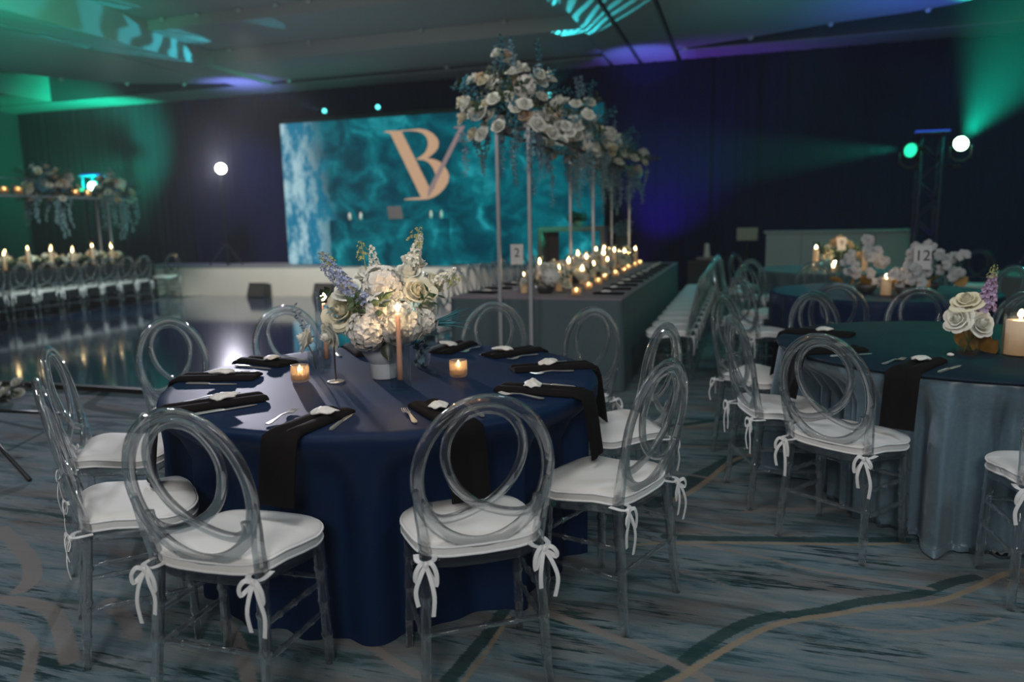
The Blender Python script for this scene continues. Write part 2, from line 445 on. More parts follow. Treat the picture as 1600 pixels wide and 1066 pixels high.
        m2 = N(nt, 'ShaderNodeMix', data_type='RGBA')
        L(mr.outputs[0], m2.inputs[0]); L(cur, m2.inputs[6]); m2.inputs[7].default_value = (*col, 1)
        cur = m2.outputs[2]
    pile = N(nt, 'ShaderNodeTexNoise'); pile.inputs['Scale'].default_value = 260; pile.inputs['Detail'].default_value = 2
    L(tc.outputs['Object'], pile.inputs['Vector'])
    m3 = N(nt, 'ShaderNodeMix', data_type='RGBA', blend_type='MULTIPLY'); m3.inputs[0].default_value = 0.6
    pr = N(nt, 'ShaderNodeMapRange'); pr.inputs['To Min'].default_value = 0.5; pr.inputs['To Max'].default_value = 1.4
    L(pile.outputs['Fac'], pr.inputs['Value'])
    L(cur, m3.inputs[6]); L(pr.outputs[0], m3.inputs[7])
    L(m3.outputs[2], b.inputs['Base Color'])
    b.inputs['Roughness'].default_value = 0.95
    b.inputs['Specular IOR Level'].default_value = 0.15
    bp = N(nt, 'ShaderNodeBump'); bp.inputs['Strength'].default_value = 0.25; bp.inputs['Distance'].default_value = 0.004
    L(pile.outputs['Fac'], bp.inputs['Height']); L(bp.outputs[0], b.inputs['Normal'])
    return m


CARPET = carpet_mat()

# ------------------------------------------------------------------ mesh helpers


class MB:
    def __init__(s):
        s.v = []; s.f = []

    def add(s, vs, fs):
        n = len(s.v)
        s.v += [tuple(p) for p in vs]
        s.f += [tuple(i + n for i in f) for f in fs]
        return s

    def box(s, c, d, rot=None):
        vs = [Vector((x * d[0] / 2, y * d[1] / 2, z * d[2] / 2)) for x in (-1, 1) for y in (-1, 1) for z in (-1, 1)]
        if rot is not None:
            vs = [rot @ p for p in vs]
        return s.add([p + Vector(c) for p in vs], [(0, 1, 3, 2), (4, 6, 7, 5), (0, 4, 5, 1), (2, 3, 7, 6), (0, 2, 6, 4), (1, 5, 7, 3)])

    def rbox(s, c, d, r=0.01):
        """box with chamfered upright edges and top"""
        x, y, z = d[0] / 2, d[1] / 2, d[2] / 2
        def ring(k, zz):
            a, b2 = x - k, y - k
            return [(-a, -y if k == 0 else -b2 - 0, zz)] and [(-a + r, -b2, zz), (a - r, -b2, zz), (a, -b2 + r, zz), (a, b2 - r, zz), (a - r, b2, zz), (-a + r, b2, zz), (-a, b2 - r, zz), (-a, -b2 + r, zz)]
        rings = [ring(0, -z), ring(0, z - r), ring(r, z)]
        vs = [(p[0] + c[0], p[1] + c[1], p[2] + c[2]) for q in rings for p in q]
        fs = []
        for k in range(2):
            for i in range(8):
                j = (i + 1) % 8
                fs.append((k * 8 + i, k * 8 + j, k * 8 + 8 + j, k * 8 + 8 + i))
        fs.append(tuple(range(7, -1, -1))); fs.append(tuple(16 + i for i in range(8)))
        return s.add(vs, fs)

    def lathe(s, prof, n=24, c=(0, 0, 0), cap=True):
        vs = []; fs = []
        for r, z in prof:
            for i in range(n):
                a = 2 * PI * i / n
                vs.append((c[0] + r * math.cos(a), c[1] + r * math.sin(a), c[2] + z))
        for k in range(len(prof) - 1):
            for i in range(n):
                j = (i + 1) % n
                fs.append((k * n + i, k * n + j, k * n + n + j, k * n + n + i))
        if cap:
            fs.append(tuple(range(n - 1, -1, -1)))
            fs.append(tuple((len(prof) - 1) * n + i for i in range(n)))
        return s.add(vs, fs)

    def tube(s, pts, rad, n=8, closed=False, prof=None, up=None, cap=True):
        """sweep; rad: number or list; prof: list of (a,b) in frame (side, up)"""
        pts = [Vector(p) for p in pts]
        m = len(pts)
        if prof is None:
            prof = [(math.cos(2 * PI * i / n), math.sin(2 * PI * i / n)) for i in range(n)]
        k = len(prof)
        rad = rad if isinstance(rad, (list, tuple)) else [rad] * m
        vs = []
        prev = None
        for i in range(m):
            if closed:
                t = pts[(i + 1) % m] - pts[i - 1]
            else:
                t = pts[min(i + 1, m - 1)] - pts[max(i - 1, 0)]
            t.normalize()
            if up is not None:
                u = Vector(up)
            elif prev is None:
                u = Vector((0, 0, 1)) if abs(t.z) < 0.9 else Vector((0, 1, 0))
            else:
                u = prev
            sd = t.cross(u)
            if sd.length < 1e-6:
                sd = t.cross(Vector((1, 0.1, 0)))
            sd.normalize()
            u = sd.cross(t).normalized()
            prev = u
            for a, b in prof:
                vs.append(pts[i] + sd * (a * rad[i]) + u * (b * rad[i]))
        fs = []
        for i in range(m if closed else m - 1):
            q = (i + 1) % m
            for j in range(k):
                l = (j + 1) % k
                fs.append((i * k + j, i * k + l, q * k + l, q * k + j))
        if not closed and cap:
            fs.append(tuple(range(k - 1, -1, -1)))
            fs.append(tuple((m - 1) * k + j for j in range(k)))
        return s.add(vs, fs)

    def grid(s, fn, nu, nv):
        vs = [fn(i / nu, j / nv) for j in range(nv + 1) for i in range(nu + 1)]
        w = nu + 1
        return s.add(vs, [(j * w + i, j * w + i + 1, j * w + w + i + 1, j * w + w + i) for j in range(nv) for i in range(nu)])

    def mesh(s, name, mat, smooth=True, angle=None):
        me = bpy.data.meshes.new(name)
        me.from_pydata(s.v, [], s.f)
        me.update()
        if mat is not None:
            me.materials.append(mat)
        if smooth:
            me.polygons.foreach_set('use_smooth', [True] * len(me.polygons))
            if angle:
                me.set_sharp_from_angle(angle=R(angle))
        return me


def link(name, me, parent=None, loc=None, rot=None, scale=None):
    o = bpy.data.objects.new(name, me)
    COL.objects.link(o)
    if parent is not None:
        o.parent = parent
    if loc is not None:
        o.location = loc
    if rot is not None:
        o.rotation_euler = rot
    if scale is not None:
        o.scale = (scale,) * 3 if not isinstance(scale, (tuple, list)) else scale
    return o


def thing(name, label, cat, loc=(0, 0, 0), rz=0.0, group=None, mesh=None):
    o = bpy.data.objects.new(name, mesh)
    COL.objects.link(o)
    o.location = loc
    o.rotation_euler = (0, 0, rz)
    tag(o, label, cat, group)
    if mesh is None:
        o.empty_display_size = 0.05
    return o


def tag(o, label, cat, group=None):
    o['label'] = label
    o['category'] = cat
    if group:
        o['group'] = group
    return o


def struct(name, me, loc=None):
    o = link(name, me, loc=loc)
    o['kind'] = 'structure'
    return o


KIDS = {}


def copy_tree(o, parent=None):
    c = o.copy()
    COL.objects.link(c)
    if parent is not None:
        c.parent = parent
    for ch in list(o.children):
        copy_tree(ch, c)
    return c


# ------------------------------------------------------------------ floor with woven curves
XS = np.concatenate([np.arange(-18.2, -6.0, 0.6), np.arange(-6.0, 1.8, 0.018), np.arange(1.8, 8.21, 0.6)])
YS = np.concatenate([np.arange(-5.2, 1.2, 0.6), np.arange(1.2, 5.6, 0.018), np.arange(5.6, 15.61, 0.6)])
CURVES = [
    # (channel, half width, points)
    (0, 0.014, [(-0.16, 2.16), (-0.07, 2.3), (0.03, 2.44), (0.13, 2.56), (0.24, 2.64), (0.33, 2.69), (0.48, 2.78), (0.64, 2.85), (0.76, 2.93), (0.9, 3.07), (1.1, 3.26), (1.5, 3.4)]),
    (0, 0.014, [(-0.16, 2.16), (-0.3, 2.0), (-0.42, 1.8), (-0.6, 1.6)]),
    (1, 0.026, [(-0.3, 2.05), (-0.16, 2.24), (-0.09, 2.37), (0.03, 2.54), (0.14, 2.63), (0.23, 2.67), (0.33, 2.73), (0.45, 2.82), (0.65, 2.93), (0.79, 3.06), (0.9, 3.14)]),
    (2, 0.013, [(-0.6, 3.15), (-0.33, 3.16), (-0.24, 3.16), (-0.06, 3.15), (0.12, 3.11), (0.28, 3.05), (0.48, 3.02), (0.63, 3.0), (0.72, 2.99)]),
    (2, 0.008, [(-0.31, 2.9), (-0.22, 2.89), (-0.09, 2.86), (0.03, 2.76), (0.18, 2.67)]),
    (2, 0.009, [(0.28, 2.64), (0.36, 2.63), (0.46, 2.62), (0.6, 2.65), (0.75, 2.72), (0.9, 2.82)]),
    (0, 0.012, [(-0.42, 3.1), (-0.24, 3.17), (0.12, 3.26), (0.48, 3.34), (0.7, 3.41)]),
    (1, 0.028, [(-0.3, 3.22), (-0.11, 3.25), (0.31, 3.35), (0.71, 3.45)]),
    (1, 0.055, [(-0.40, 3.6), (-0.32, 3.78), (-0.22, 4.03), (-0.11, 4.25), (-0.02, 4.45)]),
    (0, 0.018, [(-0.35, 3.62), (-0.24, 3.80), (-0.14, 4.07), (-0.04, 4.38), (0.08, 4.56)]),
    (2, 0.015, [(0.03, 3.6), (0.28, 3.71), (0.56, 3.77)]),
    (2, 0.018, [(-1.3, 2.12), (-1.19, 2.08), (-1.06, 2.01), (-0.94, 1.96), (-0.84, 1.92)]),
    (1, 0.026, [(-0.88, 1.75), (-0.85, 1.93), (-0.83, 2.1), (-0.81, 2.27), (-0.81, 2.45)]),
    (0, 0.010, [(-0.83, 1.75), (-0.80, 1.95), (-0.785, 2.15), (-0.775, 2.38)]),
    (2, 0.021, [(-0.8, 2.47), (-0.66, 2.44), (-0.41, 2.35), (-0.21, 2.26), (-0.07, 2.18)]),
    (2, 0.032, [(-2.77, 1.96), (-2.63, 1.99), (-2.45, 1.96), (-2.27, 1.85), (-2.11, 1.73)]),
    (2, 0.021, [(-2.59, 1.83), (-2.48, 1.83), (-2.34, 1.78), (-2.22, 1.68), (-2.13, 1.58)]),
    (2, 0.028, [(-2.3, 2.08), (-2.15, 2.0), (-2.01, 1.91)]),
    (2, 0.025, [(-1.76, 2.07), (-1.61, 1.95), (-1.45, 1.79)]),
    (1, 0.016, [(-3.9, 2.72), (-3.73, 2.7), (-3.48, 2.71), (-3.23, 2.7), (-2.9, 2.6)]),
    (2, 0.035, [(-3.38, 2.5), (-2.99, 2.31), (-2.78, 2.16), (-2.72, 2.06)]),
    (1, 0.045, [(-4.3, 4.42), (-5.02, 4.58), (-5.26, 4.91), (-5.43, 5.13), (-5.5, 4.98)]),
    (1, 0.02, [(-5.6, 4.08), (-5.35, 4.06), (-4.93, 3.97), (-4.71, 3.96), (-4.2, 3.9)]),
    (1, 0.02, [(-4.79, 4.35), (-4.21, 4.35), (-3.6, 4.2)]),
    (2, 0.021, [(-4.6, 4.7), (-4.2, 4.75), (-3.7, 4.9)]),
    (1, 0.03, [(-0.6, 5.0), (-0.35, 5.15), (-0.1, 5.35)]),
    (0, 0.015, [(-0.6, 4.93), (-0.33, 5.08), (-0.05, 5.3)]),
    (2, 0.014, [(-0.62, 4.0), (-0.4, 4.1), (-0.1, 4.05)]),
    (2, 0.014, [(-0.45, 3.45), (-0.25, 3.42), (0.05, 3.35)]),
]


def smooth_line(p, k=6):
    p = [np.array(q, float) for q in p]
    out = []
    for i in range(len(p) - 1):
        a, b, c, d = p[max(i - 1, 0)], p[i], p[i + 1], p[min(i + 2, len(p) - 1)]
        for t in np.arange(0, 1, 1 / k):
            out.append(0.5 * ((2 * b) + (c - a) * t + (2 * a - 5 * b + 4 * c - d) * t * t + (3 * b - a - 3 * c + d) * t ** 3))
    out.append(p[-1])
    return np.array(out)


def build_floor():
    gx, gy = np.meshgrid(XS, YS)
    n = gx.size
    co = np.stack([gx.ravel(), gy.ravel(), np.zeros(n)], 1)
    W = len(XS); Hh = len(YS)
    i = np.arange(W - 1)[None, :] + W * np.arange(Hh - 1)[:, None]
    q = np.stack([i, i + 1, i + W + 1, i + W], -1).reshape(-1, 4)
    me = bpy.data.meshes.new('floor')
    me.vertices.add(n); me.vertices.foreach_set('co', co.ravel())
    me.loops.add(q.size); me.loops.foreach_set('vertex_index', q.ravel())
    me.polygons.add(len(q)); me.polygons.foreach_set('loop_start', np.arange(0, q.size, 4))
    me.update()
    col = np.zeros((n, 4), np.float32); col[:, 3] = 1
    P = co[:, :2]
    for ch, hw, pts in CURVES:
        L = smooth_line(pts)
        lo, hi = L.min(0) - 0.12, L.max(0) + 0.12
        idx = np.where(((P > lo) & (P < hi)).all(1))[0]
        if not len(idx):
            continue
        Q = P[idx]
        best = np.full(len(idx), 9.0)
        for a, b in zip(L[:-1], L[1:]):
            d = b - a
            t = np.clip(((Q - a) @ d) / max(d @ d, 1e-9), 0, 1)
            best = np.minimum(best, np.hypot(*(Q - a - t[:, None] * d).T))
        val = np.clip((hw + 0.012 - best) / 0.024, 0, 1)
        col[idx, ch] = np.maximum(col[idx, ch], val)
    at = me.color_attributes.new('weave', 'FLOAT_COLOR', 'POINT')
    at.data.foreach_set('color', col.ravel())
    me.materials.append(CARPET)
    return struct('floor', me)


build_floor()

# ------------------------------------------------------------------ walls and ceiling
struct('wall_back', MB().box((-5, 15.35, 2.6), (26.6, 0.2, 5.4)).mesh('wall_back', WALLM, False))
struct('wall_left', MB().box((-18.1, 5, 2.6), (0.2, 20.4, 5.4)).mesh('wall_left', WALLM, False))
struct('wall_right', MB().box((8.1, 5, 2.6), (0.2, 20.4, 5.4)).mesh('wall_right', WALLM, False))
struct('wall_front', MB().box((-5, -5.1, 2.6), (26.6, 0.2, 5.4)).mesh('wall_front', WALLM, False))


def ceiling_piece(name, x0, x1, y0, y1, z0, z1, mat=CEILM):
    return MB().box(((x0 + x1) / 2, (y0 + y1) / 2, (z0 + z1) / 2), (x1 - x0, y1 - y0, z1 - z0)).mesh(name, mat, False)


ce = struct('ceiling', ceiling_piece('ceiling', -18.2, 8.2, -5.2, 15.4, 5.2, 5.4))
def cpart(name, *a, mat=CEILM):
    return link(name, ceiling_piece(name, *a, mat=mat), ce)
# centre bay steps down toward the stage
cpart('coffer_panel', -9.75, -2.55, 5.0, 10.86, 4.92, 5.21)
cpart('coffer_panel', -9.75, -2.55, 10.86, 12.46, 4.74, 5.21)
cpart('coffer_panel', -9.75, -2.62, 12.46, 14.35, 4.50, 5.21)
cpart('soffit', -9.75, -2.62, 14.35, 15.2, 4.43, 5.21)
cpart('soffit_shade', -9.75, -2.62, 14.32, 14.36, 4.44, 4.56, mat=CEILD)  # thin dark face, the shade on the soffit front put into its colour
# flat band with a dark groove on each side of the centre bay
cpart('beam', -10.52, -9.75, 2.0, 15.2, 4.43, 5.21)
cpart('groove', -10.60, -10.52, 2.0, 14.0, 4.46, 5.21, mat=CEILD)
cpart('beam', -2.55, -2.06, 5.0, 15.2, 4.43, 5.21)
cpart('groove', -2.06, -1.98, 5.0, 15.2, 4.47, 5.21, mat=CEILD)
cpart('beam', -1.98, -1.33, 5.0, 15.2, 4.43, 5.21)
def cloud(pts, z0, z1):
    """flat ceiling panel from a plan outline"""
    n = len(pts)
    m = MB()
    vs = [(x, y, z0) for x, y in pts] + [(x, y, z1) for x, y in pts]
    tri = tessellate_polygon([[Vector((x, y, 0)) for x, y in pts]])
    fs = [tuple(t) for t in tri] + [tuple(i + n for i in t) for t in tri]
    fs += [(i, (i + 1) % n, (i + 1) % n + n, i + n) for i in range(n)]
    return m.add(vs, fs).mesh('ceiling_panel', CEILM, False)


link('ceiling_panel', cloud([(-1.25, 5), (-1.25, 14.28), (-.4, 14.0), (1.3, 13.35), (2.3, 13.12), (2.9, 12.85), (3.25, 12.4), (3.4, 11.6), (3.45, 5)], 4.44, 4.75), ce)
cpart('soffit', -1.24, 8.2, 14.34, 15.2, 4.43, 5.21)
cpart('soffit_shade', -1.24, 8.2, 14.30, 14.345, 4.44, 5.21, mat=CEILD)  # soffit front coloured dark as if in shade
cpart('slot_shade', -1.24, 8.2, 11.0, 14.30, 5.17, 5.21, mat=CEILD)  # dark sheet that paints the shade inside the right slot
# left bay
link('ceiling_panel', cloud([(-10.60, 2), (-10.60, 13.8), (-11.2, 13.6), (-12.3, 13.1), (-13.0, 12.4), (-13.4, 11.5), (-13.55, 10.5), (-13.6, 2)], 4.44, 4.75), ce)
cpart('soffit_shade', -18.0, -10.6, 14.16, 14.2, 4.44, 5.21, mat=CEILD)  # shade of the left soffit front, painted as a dark face
cpart('soffit', -18.0, -10.52, 14.2, 15.2, 4.43, 5.21)
cpart('soffit', -18.0, -15.7, 2.0, 14.2, 4.45, 5.21)
cpart('slot_shade', -15.7, -10.6, 2.0, 14.2, 5.17, 5.21, mat=CEILD)  # dark sheet standing in for shade above the left slot


# navy drapes along the back wall
DRAPE_GLOW = plain('drape_green_glow', (0.014, 0.030, 0.038), 0.9, spec=0.1, noise=0.15, scale=12)  # greener drape copy; the glow of the green wash is put into its colour


def drape_mesh(w, h, seed, amp=0.05):
    r = random.Random(seed)
    ph = [r.uniform(0, 6.28) for _ in range(4)]
    n = int(w / 0.045)

    def fn(u, v):
        x = u * w
        y = amp * (math.sin(x * 21 + ph[0]) + 0.6 * math.sin(x * 33 + ph[1] + 0.6 * math.sin(v * 3)) + 0.5 * math.sin(x * 9 + ph[2]))
        return (x - w / 2, -abs(y) * 0.9, v * h)
    m = MB().grid(fn, n, 4)
    m.grid(lambda u, v: ((0.5 - u) * w, 0.02, v * h), 2, 1)
    return m.mesh('drape', DRAPE_GLOW if seed < 2 else DRAPE)


DR = [(-16.75, 2.3, 'green lit drape in the far left corner behind the shelf of candles'),
      (-14.2, 2.8, 'dark drape between the green lit corner and the bright white spotlight'),
      (-11.4, 2.8, 'violet grey drape directly behind the bright white spotlight'),
      (-8.3, 3.4, 'navy drape mostly hidden behind the left half of the ocean screen'),
      (-4.7, 3.8, 'navy drape mostly hidden behind the right half of the ocean screen'),
      (-1.3, 3.0, 'purple lit drape just right of the ocean screen and tall flowers'),
      (1.7, 3.0, 'black drape behind the pale bar and left of the truss tower'),
      (5.2, 4.0, 'black drape right of the truss tower at the edge of the room')]
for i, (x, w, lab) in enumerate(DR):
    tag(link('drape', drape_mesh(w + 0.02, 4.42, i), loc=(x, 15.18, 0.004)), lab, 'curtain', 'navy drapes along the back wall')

# lamps whose beams show in the stage haze
lamp('haze_beam', 'SPOT', (2.80, 11.62, 2.42), 8500, (0.0, 1.0, 0.62), (4.0, 11.5, 4.9), angle=80, blend=1.0, soft=0.08)
lamp('haze_beam', 'SPOT', (2.02, 11.68, 2.32), 2600, (0.0, 0.9, 0.6), (-2.5, 12.6, 2.30), angle=30, blend=0.8, soft=0.05)
lamp('haze_beam', 'SPOT', (-12.72, 12.25, 2.36), 1700, (0.0, 1.0, 0.62), (-14.6, 14.8, 3.5), angle=60, blend=1.0, soft=0.05)
lamp('haze_beam', 'SPOT', (-10.74, 13.68, 2.69), 5000, (0.88, 0.85, 1.0), (0.0, 0.0, 4.1), angle=22, blend=1.0, soft=0.1)
lamp('haze_beam', 'SPOT', (-10.76, 13.66, 2.66), 2600, (0.88, 0.85, 1.0), (-4.0, 3.0, 1.2), angle=62, blend=1.0, soft=0.1)

# small ceiling fixtures
fx = MB().lathe([(0.03, 0.0), (0.05, -0.015), (0.04, -0.05), (0.012, -0.07)], 10).mesh('ceiling_fixture', plain('pale_fixture', (0.5, 0.55, 0.52), 0.4))
for lab, pts in (('along the ceiling step nearest the camera', [(-9.4, 10.8, 4.92), (-8.7, 10.8, 4.92), (-7.9, 10.8, 4.92), (-7.2, 10.8, 4.92), (-6.6, 10.8, 4.92), (-5.8, 10.8, 4.92), (-5.0, 10.8, 4.92)]),
                 ('along the middle ceiling step', [(-9.3, 12.38, 4.74), (-7.6, 12.38, 4.74), (-5.4, 12.38, 4.74), (-3.9, 12.38, 4.74)]),
                 ('along the ceiling step before the drapes', [(-9.3, 14.25, 4.5), (-5.7, 14.25, 4.5)]),
                 ('in the green left ceiling bay', [(-13.1, 12.1, 4.44), (-12.3, 12.95, 4.44), (-11.3, 13.45, 4.44)]),
                 ('in the blue right ceiling bay', [(-1.1, 14.15, 4.44), (0.0, 13.75, 4.44), (1.2, 13.3, 4.44), (2.5, 12.95, 4.44)])):
    for (x, y, z), w in zip(pts, ('first', 'second', 'third', 'fourth', 'fifth', 'sixth', 'seventh')):
        tag(link('ceiling_fixture', fx, loc=(x, y, z)), 'small pale round fixture %s, %s from the left' % (lab, w), 'ceiling fixture', 'small fixtures along the ceiling steps')

# ------------------------------------------------------------------ stage, screen, booth
st = thing('stage', 'low white fronted stage along the back wall under the ocean screen', 'stage', (-7.8, 13.05, 0))
for i in range(10):
    w = 11.7 / 10
    link('fascia_panel', MB().box((-5.85 + w * (i + 0.5), 0, 0.30), (w - 0.006, 0.03, 0.584)).mesh('fascia_panel', WHITE, False), st)
link('deck', MB().box((0, 1.02, 0.575), (11.7, 2.0, 0.05)).mesh('deck', plain('stage_deck', (0.30, 0.30, 0.31), 0.6), False), st)
link('substructure', MB().box((0, 1.02, 0.27), (11.6, 1.9, 0.53)).mesh('substructure', BLACK, False), st)

sc = thing('led_screen', 'huge LED screen showing a teal ocean with a peach monogram', 'screen', (-6.1, 14.3, 0.6))
link('cabinet', MB().box((0, 0.06, 1.51), (7.06, 0.10, 3.04)).mesh('cabinet', BLACK, False), sc)
link('display', MB().box((0, 0.0, 1.51), (7.02, 0.02, 3.0)).mesh('display', OCEAN, False), sc)


def slab_poly(pts, y0, y1):
    tri = tessellate_polygon([[Vector((x, z, 0)) for x, z in pts]])
    n = len(pts)
    m = MB()
    vs = [(x, y0, z) for x, z in pts] + [(x, y1, z) for x, z in pts]
    fs = []
    area = sum(pts[i][0] * pts[(i + 1) % n][1] - pts[(i + 1) % n][0] * pts[i][1] for i in range(n))
    for t in tri:
        a = (pts[t[1]][0] - pts[t[0]][0]) * (pts[t[2]][1] - pts[t[0]][1]) - (pts[t[2]][0] - pts[t[0]][0]) * (pts[t[1]][1] - pts[t[0]][1])
        t = t if a > 0 else t[::-1]
        fs.append(tuple(t)); fs.append(tuple(i + n for i in t[::-1]))
    for i in range(n):
        j = (i + 1) % n
        fs.append((i, i + n, j + n, j) if area > 0 else (j, j + n, i + n, i))
    return m.add(vs, fs)


GL = {
 'thick': [(-7.161, 3.31), (-7.065, 3.331), (-6.759, 3.315), (-6.179, 2.153), (-6.237, 1.944), (-6.36, 1.944), (-7.007, 3.278)],
 'bup': [(-6.774, 3.324), (-6.56, 3.328), (-6.356, 3.334), (-6.21, 3.304), (-6.067, 3.232), (-5.971, 3.129), (-5.939, 3.038), (-5.96, 2.941), (-6.027, 2.862), (-6.122, 2.792), (-6.206, 2.747), (-6.437, 2.745), (-6.324, 2.801), (-6.238, 2.872), (-6.188, 2.968), (-6.175, 3.066), (-6.207, 3.165), (-6.286, 3.243), (-6.395, 3.279), (-6.561, 3.306), (-6.757, 3.303)],
 'blo': [(-6.446, 2.749), (-6.197, 2.746), (-6.051, 2.718), (-5.943, 2.673), (-5.838, 2.575), (-5.769, 2.473), (-5.74, 2.373), (-5.772, 2.243), (-5.855, 2.129), (-5.968, 2.033), (-6.081, 1.97), (-6.231, 1.927), (-6.38, 1.921), (-6.756, 1.928), (-6.745, 1.947), (-6.565, 1.963), (-6.378, 1.97), (-6.247, 1.983), (-6.152, 2.047), (-6.064, 2.153), (-6.023, 2.268), (-6.028, 2.384), (-6.06, 2.485), (-6.112, 2.586), (-6.182, 2.663), (-6.272, 2.708), (-6.438, 2.732)],
 'thin': [(-5.631, 3.313), (-5.559, 3.332), (-5.36, 3.337), (-5.401, 3.284), (-6.152, 2.03), (-6.23, 1.949), (-6.204, 2.124), (-5.489, 3.294)]}
def local(p):
    return [(x + 6.1, z - 0.6) for x, z in p]
b = slab_poly(local(GL['bup']), -0.018, -0.011)
link('letter_b', b.add(*(lambda q: (q.v, q.f))(slab_poly(local(GL['blo']), -0.018, -0.011))).mesh('letter_b', LETTER, False), sc)
v = slab_poly(local(GL['thick']), -0.022, -0.012)
lv = link('letter_v', v.mesh('letter_v', LETTER, False), sc)
link('hairline_stroke', slab_poly(local(GL['thin']), -0.026, -0.013).mesh('hairline_stroke', LETTERG, False), lv)

bo = thing('dj_booth', 'booth whose LED front repeats the teal ocean, laptop on its top', 'booth', (-6.8, 13.75, 0.6))
link('front_display', MB().box((0, -0.16, 0.47), (2.62, 0.03, 0.93)).mesh('front_display', OCEAN, False), bo)
link('counter', MB().rbox((-0.30, 0.02, 0.465), (1.9, 0.30, 0.93), 0.01).mesh('counter', BLACK, False), bo)
lp = thing('laptop', 'grey laptop standing open on the ocean fronted booth', 'laptop', (-6.72, 13.76, 1.533))
link('lid', MB().box((0, 0, 0.13), (0.34, 0.012, 0.25), Euler((R(12), 0, R(-8))).to_matrix()).mesh('lid', LAPTOP, False), lp)
link('keyboard_base', MB().box((0.02, 0.14, 0.012), (0.34, 0.24, 0.02), Euler((0, 0, R(-8))).to_matrix()).mesh('keyboard_base', BLACK, False), lp)
cupm = MB().lathe([(0.03, 0), (0.035, 0.10), (0.022, 0.115), (0.022, 0.15)], 12).mesh('bottle', plain('pale_bottle', (0.6, 0.5, 0.52), 0.4))
for x, w in ((-7.72, 'leftmost'), (-7.47, 'second from the left'), (-5.92, 'third from the left'), (-5.70, 'rightmost')):
    tag(link('bottle', cupm, loc=(x, 13.72, 1.531)), 'small pale bottle on the booth top, ' + w + ' of four', 'bottle', 'pale bottles on the booth top')

fr = thing('console_table', 'pale open-frame console table on the stage, right of the screen', 'table', (-3.04, 13.6, 0.602))
CONS = plain('pale_console', (0.46, 0.38, 0.32), 0.6)
link('tabletop', MB().rbox((0, 0, 0.68), (1.26, 0.4, 0.09)).mesh('tabletop', CONS, False), fr)
for x in (-0.585, 0.585):
    link('side_panel', MB().rbox((x, 0, 0.3175), (0.09, 0.4, 0.635)).mesh('side_panel', CONS, False), fr)
link('inner_panel', MB().box((-0.42, 0.15, 0.3175), (0.24, 0.04, 0.63)).mesh('inner_panel', plain('brown_grey_panel', (0.16, 0.11, 0.10), 0.6), False), fr)

wedge = MB().add([(-.2, -.14, 0), (.2, -.14, 0), (.2, .14, 0), (-.2, .14, 0), (-.2, -.02, .28), (.2, -.02, .28), (.2, .14, .24), (-.2, .14, .24)],
                 [(3, 2, 1, 0), (0, 1, 5, 4), (4, 5, 6, 7), (1, 2, 6, 5), (2, 3, 7, 6), (3, 0, 4, 7)]).mesh('cabinet', BLACK, False)
grl = MB().box((0, -0.085, 0.13), (0.36, 0.01, 0.24), Euler((R(-23.2), 0, 0)).to_matrix()).mesh('grille', plain('speaker_grille', (0.03, 0.03, 0.032), 0.7, bump=0.5, noise=0.3, scale=120), False)
for (x, w) in ((-9.30, 'standing alone on the dance floor edge'), (-7.80, 'seen left of the white centrepiece flowers')):
    w0 = thing('monitor_speaker', 'black wedge speaker below the white stage front, ' + w, 'speaker', (x, 12.72, 0.046))
    link('cabinet', wedge, w0); link('grille', grl, w0)

# ------------------------------------------------------------------ dance floor
df = thing('dance_floor', 'glossy navy dance floor mirroring the candles before the white stage', 'dance floor', (0, 0, 0))
x0, x1, y0, y1 = -10.85, -3.3, 5.12, 12.95
link('vinyl_surface', MB().box(((x0 + x1) / 2, (y0 + y1) / 2, 0.022), (x1 - x0, y1 - y0, 0.036)).mesh('vinyl_surface', DANCE, False), df)
for nm, c, d in (('edge_trim', ((x0 + x1) / 2, y0 - 0.03, 0.021), (x1 - x0 + 0.12, 0.06, 0.042)), ('edge_trim', (x0 - 0.03, (y0 + y1) / 2, 0.021), (0.06, y1 - y0, 0.042)),
                 ('edge_trim', (x1 + 0.03, (y0 + y1) / 2, 0.021), (0.06, y1 - y0, 0.042))):
    link(nm, MB().box(c, d).mesh(nm, DARKW, False), df)

# ------------------------------------------------------------------ the acrylic chair
def lean(z):
    """y of the back at height z (chair local, +y towards the table)"""
    return 0.012 - max(0, z - 0.45) * 0.19


HC, HA, HB = 0.70, 0.193, 0.2245      # hoop centre height, half width, half height


def hoop_pt(u, v):
    z = HC + v
    return (u, lean(z), z)


def groove_prof(w, d, n=16, g=0.22):
    out = []
    for i in range(n):
        a = 2 * PI * i / n
        c, s = math.cos(a), math.sin(a)
        k = 1 - g * math.exp(-(c / 0.28) ** 2)
        out.append((w * c, d * s * k))
    return out


